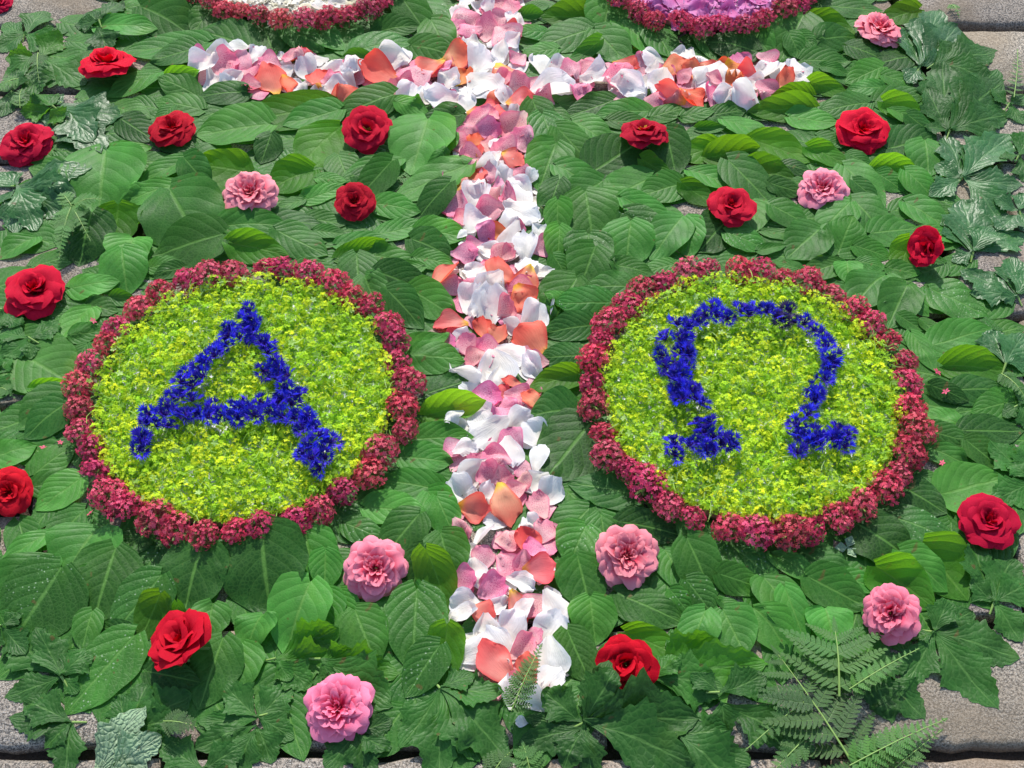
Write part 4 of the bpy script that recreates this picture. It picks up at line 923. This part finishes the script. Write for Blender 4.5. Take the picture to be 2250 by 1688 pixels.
def bar(A, B, r0, r1, n=6, sag=.0):
    A, B = np.asarray(A, float), np.asarray(B, float); V = []; F = []; K = 5
    d = B - A; d /= np.linalg.norm(d); s = np.cross(d, [0, 0, 1.0]); s /= np.linalg.norm(s) + 1e-9; u = np.cross(s, d)
    for k in range(K):
        f = k / (K - 1); c = A + (B - A) * f + np.array([0, 0, sag * math.sin(math.pi * f)]); rr = r0 + (r1 - r0) * f
        V += [c + rr * (math.cos(2 * math.pi * j / n) * s + math.sin(2 * math.pi * j / n) * u) for j in range(n)]
    for k in range(K - 1): F += [(k * n + j, k * n + (j + 1) % n, (k + 1) * n + (j + 1) % n, (k + 1) * n + j) for j in range(n)]
    return np.array(V), np.array(F)
def lobed_leaf(li, tile, cx, cy, tips, tone, label):
    c_ = ground(*tp(tile, cx, cy), .012)
    zc = min(height_at(c_[0], c_[1], .012, 70), .035) + .004
    root = bpy.data.objects.new('lobed_leaf', None); C.objects.link(root); root.location = (c_[0], c_[1], zc)
    tag(root, label, 'lobed leaf', 'lobed leaves laid round the border')
    tp_ = [tuple(map(float, a.split(','))) for a in tips.split()]
    k0 = br.uniform(.85, 1.15)
    for i, (x, y) in enumerate(tp_):
        T = ground(*tp(tile, x, y), .012); L = max(math.hypot(T[0] - c_[0], T[1] - c_[1]), .022)
        W = L * (.62 if len(tp_) > 5 else .72) if L > .05 else L * .85
        W = min(W, .068)
        seed = 2000 + li * 12 + i
        sh = toothed(L, W, seed, fold=br.uniform(-.02, .22), arch=br.uniform(.0, .10), curl=br.uniform(-.02, .14))
        bright = tone == 'b' and i < 2
        P, UV, nu, nv = lay(sh, c_[0], c_[1], T[0], T[1], lift=-br.uniform(.9, 1.4) if bright else br.uniform(-.05, .2), pct=70, pin=zc, maxslope=.45)
        k = k0 * br.uniform(.85, 1.15); t_ = LC[tone] if tone != 'b' or i < 2 else (1.1, 1.05, .9)
        put('leaflet', mesh_of('leaflet', P - np.array([c_[0], c_[1], zc]), grid_faces(nu, nv), M['lobed_gloss' if tone == 'w' else 'lobed'], UV), root, color=(t_[0] * k, t_[1] * k, t_[2] * k, 1))
    a = br.uniform(0, 6.28); m = np.mean([np.array(ground(*tp(tile, x, y))[:2]) for x, y in tp_], 0) - c_[:2]; m = -m / (np.linalg.norm(m) + 1e-9)
    V, F = bar((0, 0, .001), (m[0] * .012, m[1] * .012, -.004), .0014, .0010); put('leaf_stalk', mesh_of('leaf_stalk', V, F, M['stem']), root)
OVER = ('overlapping', 'covering')
for li, a in enumerate(LOBED):
    if not any(w_ in a[-1] for w_ in OVER): lobed_leaf(li, *a)
# the one that shows its pale underside
c_ = ground(*tp(7, 760, 1420), .02); zc = height_at(c_[0], c_[1], .01, 70) + .006
root = bpy.data.objects.new('lobed_leaf', None); C.objects.link(root); root.location = (c_[0], c_[1], zc)
tag(root, 'lobed leaf turned over to show its pale grey-green underside, bottom left', 'lobed leaf', 'lobed leaves laid round the border')
for i, (bx, by, x, y, w_) in enumerate([(560, 1720, 930, 1240, .55), (640, 1700, 1050, 1450, .6), (560, 1720, 960, 1680, .5)]):
    B = ground(*tp(7, bx, by), .012); T = ground(*tp(7, x, y), .012); L = math.hypot(T[0] - B[0], T[1] - B[1])
    P, UV, nu, nv = lay(toothed(L, L * w_, 3300 + i, fold=.12, arch=.1), B[0], B[1], T[0], T[1], lift=.25, pct=75)
    put('leaflet', mesh_of('leaflet', P - np.array([c_[0], c_[1], zc]), grid_faces(nu, nv), M['lobed_pale'], UV), root)

# ------------------------------------------------------------------ roses
def rose_petal(Lr, wang, e0, e1, seed, mat_, wave=.05, nu=7, nv=7, lip=0.0, r0=.06, rmin=.30):
    """a petal of a rose of radius 1: rises from the heart at e0 and bends to e1, wrapped round the axis over the angle wang"""
    r = np.random.default_rng(seed)
    t = np.linspace(0, 1, nu); s = np.linspace(-1, 1, nv)
    tt = t[:, None] * (1 - .20 * np.abs(s[None, :]) ** 2.4 * t[:, None]) - .05 * np.exp(-(s[None, :] / .22) ** 2) * t[:, None] ** 5 * r.uniform(0, 1.6)
    tt = tt + r.normal(0, .012, (nu, nv)) * t[:, None] ** 2
    fine = np.linspace(0, 1, 60); el = e0 + (e1 - e0) * fine ** 1.3
    xr = np.concatenate([[0], np.cumsum(np.cos(el[:-1]) / 59)]) * Lr; zr = np.concatenate([[0], np.cumsum(np.sin(el[:-1]) / 59)]) * Lr
    rr = r0 + np.interp(tt, fine, xr); zz = np.interp(tt, fine, zr)
    f = np.interp(t, [0, .2, .45, .7, .88, 1], [.30, .58, .85, 1.0, .97, .80])[:, None]
    half = wang / 2 * max(r0 + xr[-1], rmin)
    th = f * half * s[None, :] / np.maximum(rr, rmin)
    x = rr * np.cos(th); y = rr * np.sin(th)
    tip = t[:, None] ** 2
    z = zz + wave * tip * np.sin(s[None, :] * r.uniform(3.5, 6) + r.uniform(0, 6)) * (.4 + .6 * np.abs(s[None, :])) - lip * t[:, None] ** 6 * .12 + .05 * tip * np.abs(s[None, :]) ** 2 * r.uniform(-.6, 1)
    UV = np.stack([np.broadcast_to(t[:, None], (nu, nv)), np.broadcast_to(.5 + .5 * s[None, :], (nu, nv))], 2).reshape(-1, 2)
    return mesh_of('petal', np.stack([x, y, z], 2).reshape(-1, 3), grid_faces(nu, nv), mat_, UV)
RW = [(7, .98, 28, -16, .09), (7, .92, 36, -4, .09), (6, .78, 48, 12, .10), (5, .62, 62, 32, .09), (5, .46, 76, 54, .08), (4, .30, 90, 80, .06)]
PW = [(11, 1.0, 24, -14, .08), (11, .93, 32, -4, .08), (10, .84, 42, 8, .09), (10, .73, 54, 22, .09), (9, .61, 66, 38, .09), (8, .49, 78, 56, .08), (7, .37, 90, 74, .07), (5, .25, 98, 90, .06)]
def whorl_meshes(W, mat_, s0):
    return [[rose_petal(L, 2 * math.pi / n * 1.45, R(a), R(b), s0 + 10 * i + v, mat_, wv, lip=1.0 if i < 3 else .4) for v in range(3)] for i, (n, L, a, b, wv) in enumerate(W)]
WM = {'red': whorl_meshes(RW, M['red'], 400), 'pink': whorl_meshes(PW, M['rosepink'], 500)}
STAM = spikes('stamen_tuft', 18, .05, .30, M['stamen'], 5, 1.0)
CALYX = spikes('calyx', 6, .06, .5, M['calyx'], 15, 3.0)
rr_ = random.Random(77)
rose_z = []
for (tile, x, y, wpx, hpx, col, look, place, short, pose) in ROSES:
    px = tp(tile, x, y); g0 = ground(*px, .02); k = (CAM - g0) @ -FWD
    rad = wpx * KS / 2 / 1125 * TAN_H * k
    zb = min(height_at(g0[0], g0[1], rad * .6, 70), .03)
    g_ = ground(*px, zb + rad * .30)
    ratio = hpx / wpx
    tilt = max(-16, min(30, math.degrees(math.asin(min(.98, ratio))) - (57 if col == 'red' else 49))); yaw = rr_.uniform(0, 6.28); side = rr_.gauss(0, .07)
    root = bpy.data.objects.new('rose', None); C.objects.link(root)
    squash = 1.0
    lift = rad * math.sin(R(abs(tilt))) * .8
    rx = R(tilt)
    if pose == 'side': rx, side, lift, rad = R(26), R(-50), rad * .5, rad * 1.35
    elif pose == 'side2': rx, side, lift, rad = R(-14), R(-26), rad * .22, rad * 1.22
    elif pose == 'tip': rx, side, lift = R(18), R(-22), rad * .45
    root.location = (g_[0], g_[1], zb + .001 + lift); root.scale = (rad * .98, rad * .98, rad * .98)
    from mathutils import Euler, Matrix
    rot = Matrix.Rotation(rx, 3, 'X') @ Matrix.Rotation(side, 3, 'Y') @ Matrix.Rotation(yaw, 3, 'Z')
    root.rotation_euler = rot.to_euler()
    tag(root, f'{look} {place}', 'rose', f'{col} roses laid on the leaves')
    W = RW if col == 'red' else PW
    hue = (rr_.uniform(.68, 1.1), rr_.uniform(.6, 2.0), rr_.uniform(.7, 1.8), 1) if col == 'red' else (rr_.uniform(.95, 1.05), rr_.uniform(.8, 1.1), rr_.uniform(.85, 1.05), 1)
    opening = rr_.uniform(-.22, .22) if col == 'red' else rr_.uniform(-.10, .06); flat = 'yellow' in look or 'stamens' in look
    for i, (n, L, a, b, wv) in enumerate(W):
        if flat and i > 3: continue
        ph = rr_.uniform(0, 6.28)
        if pose == 'side2' and i > 3: pass
        for q in range(n):
            sc = rr_.uniform(.88, 1.08)
            wob = .10 if i < 4 else .22
            put('petal', WM[col][i][rr_.randrange(3)], root, (0, 0, .018 * i), (rr_.gauss(0, wob), rr_.gauss(0, wob * .8) - opening - (.38 if pose in ('side', 'side2') else 0), ph + 2 * math.pi * q / n + rr_.gauss(0, .10)), (sc, sc * rr_.uniform(.9, 1.1), sc * rr_.uniform(.85, 1.1)), hue)
    if col == 'red' and ('yellow' in look or 'stamens' in look): put('stamen_tuft', STAM, root, (0, 0, .10))
    put('calyx', CALYX, root, (0, 0, .02))
    if 'half covered' in look: raise_disc(g_[0], g_[1], rad * .95, zb + rad * .95)
    elif pose == 0: raise_disc(g_[0], g_[1], rad * .55, zb + rad * .55)

for li, a in enumerate(LOBED):
    if any(w_ in a[-1] for w_ in OVER): lobed_leaf(li, *a)

# ------------------------------------------------------------------ ferns
def pinna_mesh(n, seed, wide=.20):
    """one side frond of unit length: a midrib with rounded pinnules in two rows"""
    r = np.random.default_rng(seed); V, F, UV = [], [], []
    V += [(0, -.008, 0), (1, -.002, -.04), (1, .002, -.04), (0, .008, 0)]; F.append((0, 1, 2, 3)); UV += [(0, .5)] * 4
    for i in range(n):
        f = (i + .4) / n; x = .03 + .96 * f; w = wide * (1 - f ** 1.6) ** .8 * (.75 + .25 * min(1, f * 8)) + .012; d = .92 / n
        for s in (-1, 1):
            q = r.uniform(.9, 1.1); z = r.normal(0, .006) - .04 * f * f; sl = w * .35; b = len(V)
            V += [(x - d * .5, 0, z), (x - d * .42 + sl * .5, s * w * .55 * q, z + .008), (x - d * .15 + sl, s * w * .95 * q, z), (x + d * .28 + sl, s * w * .95 * q, z - .004), (x + d * .5 + sl * .5, s * w * .55 * q, z - .004), (x + d * .42, 0, z)]
            UV += [(0, .5), (.5, .1), (1, .3), (1, .7), (.5, .9), (0, .5)]
            F += [(b, b + 1, b + 4, b + 5) if s < 0 else (b + 5, b + 4, b + 1, b), (b + 1, b + 2, b + 3, b + 4) if s < 0 else (b + 4, b + 3, b + 2, b + 1)]
    return mesh_of('pinna', V, F, M['fern'], UV, smooth=False)
PIN = [pinna_mesh(11, i, .17) for i in range(3)]; PINS = [pinna_mesh(7, 9 + i, .30) for i in range(2)]
fr_ = random.Random(3)
def fern(tile, x0, y0, x1, y1, n, longest, label, small=False, tone=1.0, bend=0.0, lift=.0):
    A = ground(*tp(tile, x0, y0), .012); B = ground(*tp(tile, x1, y1), .012)
    zs = [height_at(*(A + (B - A) * f)[:2], .01, 85) for f in np.linspace(0, 1, 7)]
    co = np.polyfit(np.linspace(0, 1, 7), zs, 1); za, zb = np.polyval(co, 0) , np.polyval(co, 1)
    up = max(max(z - np.polyval(co, f) for z, f in zip(zs, np.linspace(0, 1, 7))), 0) + .004 + lift
    A[2] = za + up; B[2] = zb + up
    root = bpy.data.objects.new('fern_frond', None); C.objects.link(root); root.location = A
    tag(root, label, 'fern', 'fern fronds tucked along the border')
    d = B - A; L = np.linalg.norm(d); e = np.array([-d[1], d[0], 0]) / math.hypot(d[0], d[1])
    V, F = bar((0, 0, 0), d, .0013 if not small else .0007, .0004, sag=.006); put('midrib', mesh_of('midrib', V, F, M['stem']), root)
    yaw = math.atan2(d[1], d[0])
    for i in range(n):
        f = (i + .6) / (n + .3)
        ln = longest * (math.sin(math.pi * min(1, .22 + .78 * f)) ** .7 if not small else (1 - f ** 1.5) * .9 + .1) * fr_.uniform(.9, 1.08)
        for s in (-1, 1):
            c = d * (f + s * .012); z = c[2] + .006 * math.sin(math.pi * f)
            k = tone * fr_.uniform(.85, 1.15)
            put('pinna', (PINS if small else PIN)[fr_.randrange(2)], root, (c[0], c[1], z), (s * fr_.gauss(.15, .12), fr_.gauss(.03, .10), yaw + s * fr_.uniform(.95, 1.15)), (ln, ln, ln), (k * fr_.uniform(.9, 1.2), k, k * .95, 1))
        if f > .99: break
    put('pinna', (PINS if small else PIN)[0], root, tuple(d * .97), (0, .05, yaw), (longest * .3,) * 3, (tone, tone, tone, 1))
fern(9, 1170, 1720, 620, 920, 8, .054, 'largest fern frond, lying over stone below the omega disc', tone=.62, lift=.003)
fern(9, 1010, 1200, 975, 800, 4, .062, 'bright short fern frond between big fern and tipped pink rose', tone=.95, lift=.010)
fern(9, 1060, 1180, 1500, 930, 12, .013, 'yellow-green fern tip pointing at the tipped pink rose', True, 1.4, lift=.012)
fern(9, 1080, 1640, 1700, 1340, 15, .021, 'long pale fern tip lying across the stone joint', True, 1.35, lift=.008)
fern(9, 1290, 1720, 1690, 1390, 12, .017, 'fern tip in front of the stone joint, below the long pale one', True, 1.1)
fern(9, 830, 1180, 410, 1540, 10, .018, 'short fern tip left of the big frond\'s stalk', True, 1.0)
fern(9, 820, 1430, 560, 1700, 10, .018, 'fern tip at the bottom edge beside the big frond', True, 1.0)
fern(8, 1100, 1330, 1290, 935, 15, .017, 'single fern tip standing over the petals at the cross\'s foot', True, .75, lift=.012)
fern(8, 1230, 1700, 1180, 1500, 6, .022, 'small fern tip at the bottom under the cross\'s foot', True, 1.0)
fern(8, 960, 1700, 1090, 1540, 7, .020, 'fern tip hidden between two lobed leaves at the bottom', True, .7)
fern(7, 1060, 1360, 1290, 1390, 8, .016, 'dark fern tip between lobed leaves at the lower left', True, .6)
fern(1, 490, 1420, 390, 1680, 14, .019, 'pale drooping fern tip beside the glossy left-edge lobed leaf', True, 1.45, lift=.006)
fern(1, 500, 1400, 690, 1370, 10, .016, 'bright fern tip pointing right beside the glossy lobed leaf', True, 1.4, lift=.006)
fern(1, 490, 1400, 410, 1290, 6, .014, 'short bright fern tip pointing up beside the glossy lobed leaf', True, 1.3, lift=.006)
fern(1, 500, 1420, 600, 1600, 8, .012, 'thin fern tip pointing down beside the pale drooping one', True, 1.1, lift=.005)
fern(1, 250, 350, 250, 520, 7, .016, 'fern tip below the small sunlit lobed leaf', True, .8)
fern(1, 120, 510, -20, 590, 7, .014, 'yellow-green fern tip at the left edge on stone', True, 1.5)
fern(1, 130, 700, 140, 575, 6, .012, 'small upright fern tip on stone above the left-edge rose', True, 1.0)
fern(3, 2150, 620, 2180, 290, 12, .013, 'fern tip standing on bare stone at the top right', True, .8)
fern(6, 2060, 760, 2230, 950, 9, .014, 'fern tip right of the bright leaf beside the omega disc', True, 1.0)
fern(4, 0, 850, 80, 900, 5, .013, 'bit of fern on stone at the left edge', True, 1.2)
fern(3, 1740, 0, 1800, 80, 5, .010, 'thin fern tip on the stone at the top edge', True, 1.3)

# ------------------------------------------------------------------ small fallen things
def bits():
    r = random.Random(6)
    me = [mesh_of('fallen_floret', *star_flowers(np.array([[0, 0, 0.0]]), np.array([.0042]), np.array([[.2, .1, 1.0]]), np.random.default_rng(i), 5, .2), M['valerian'], smooth=False) for i in range(2)]
    for tile, x, y, lab in [(4, 270, 1215, 'on a dark leaf left of the A disc'), (4, 380, 1190, 'close to the A disc\'s left rim'), (4, 600, 410, 'up and left of the A disc'), (5, 630, 920, 'on the dark leaf right of the A disc'), (6, 1700, 880, 'right of the omega disc\'s rim'), (6, 1690, 1320, 'on a pale leaf right of the omega disc'), (6, 1660, 720, 'near the omega disc\'s right rim'), (4, 570, 1640, 'below left of the A disc')]:
        p = ground(*tp(tile, x, y), .012); z = height_at(p[0], p[1]) + .0015
        tag(put('fallen_floret', me[r.randrange(2)], None, (p[0], p[1], z), (r.gauss(0, .3), r.gauss(0, .3), r.uniform(0, 6)), (r.uniform(.9, 1.5), .8, 1)), f'tiny fallen red floret {lab}', 'floret', 'fallen florets on the leaves')
    p = ground(*tp(2, 750, 1530), .012)
    P, UV, nu, nv = lay(petal_sheet(.016, 'W', 9991), p[0], p[1], p[0] + .01, p[1] + .01)
    tag(top_sheet('flower_petal', P, UV, nu, nv, M['white']), 'tiny stray white petal lying left of the cross stem above the A disc', 'petal')
    p = ground(*tp(9, 1075, 205), .012); root = bpy.data.objects.new('leaf_scrap', None); C.objects.link(root); root.location = (p[0], p[1], height_at(p[0], p[1]) + .002)
    tag(root, 'tiny pale three-pointed leaf scrap on a dark leaf below the omega disc', 'leaf')
    V, F = star_flowers(np.array([[0, 0, 0.0]]), np.array([.013]), np.array([[0, -.2, 1.0]]), np.random.default_rng(2), 3, .1)
    put('blade', mesh_of('blade', V, F, M['lobed_pale'], np.full((len(V), 2), .3), smooth=False), root)
bits()

# joined remainders
for key, (Ps, Fs, UVs, _) in joined.items():
    if key.startswith('bed'):
        o = put('leaf_bed', mesh_of('leaf_bed', np.concatenate(Ps), np.concatenate(Fs), M['leaf_fleck' if 'fleck' in key else 'leaf'], np.concatenate(UVs)), color=(.85, .87, .9, 1)); tag(o, 'under-layer of green leaves showing between the broad ones', kind='stuff')
    else:
        o = put('petal_bed', mesh_of('petal_bed', np.concatenate(Ps), np.concatenate(Fs), M[PCOL[key[-1]][0]], np.concatenate(UVs))); tag(o, f'under-layer of {PCOL[key[-1]][0]} petals in the cross', kind='stuff')
print('objects', len(bpy.data.objects))
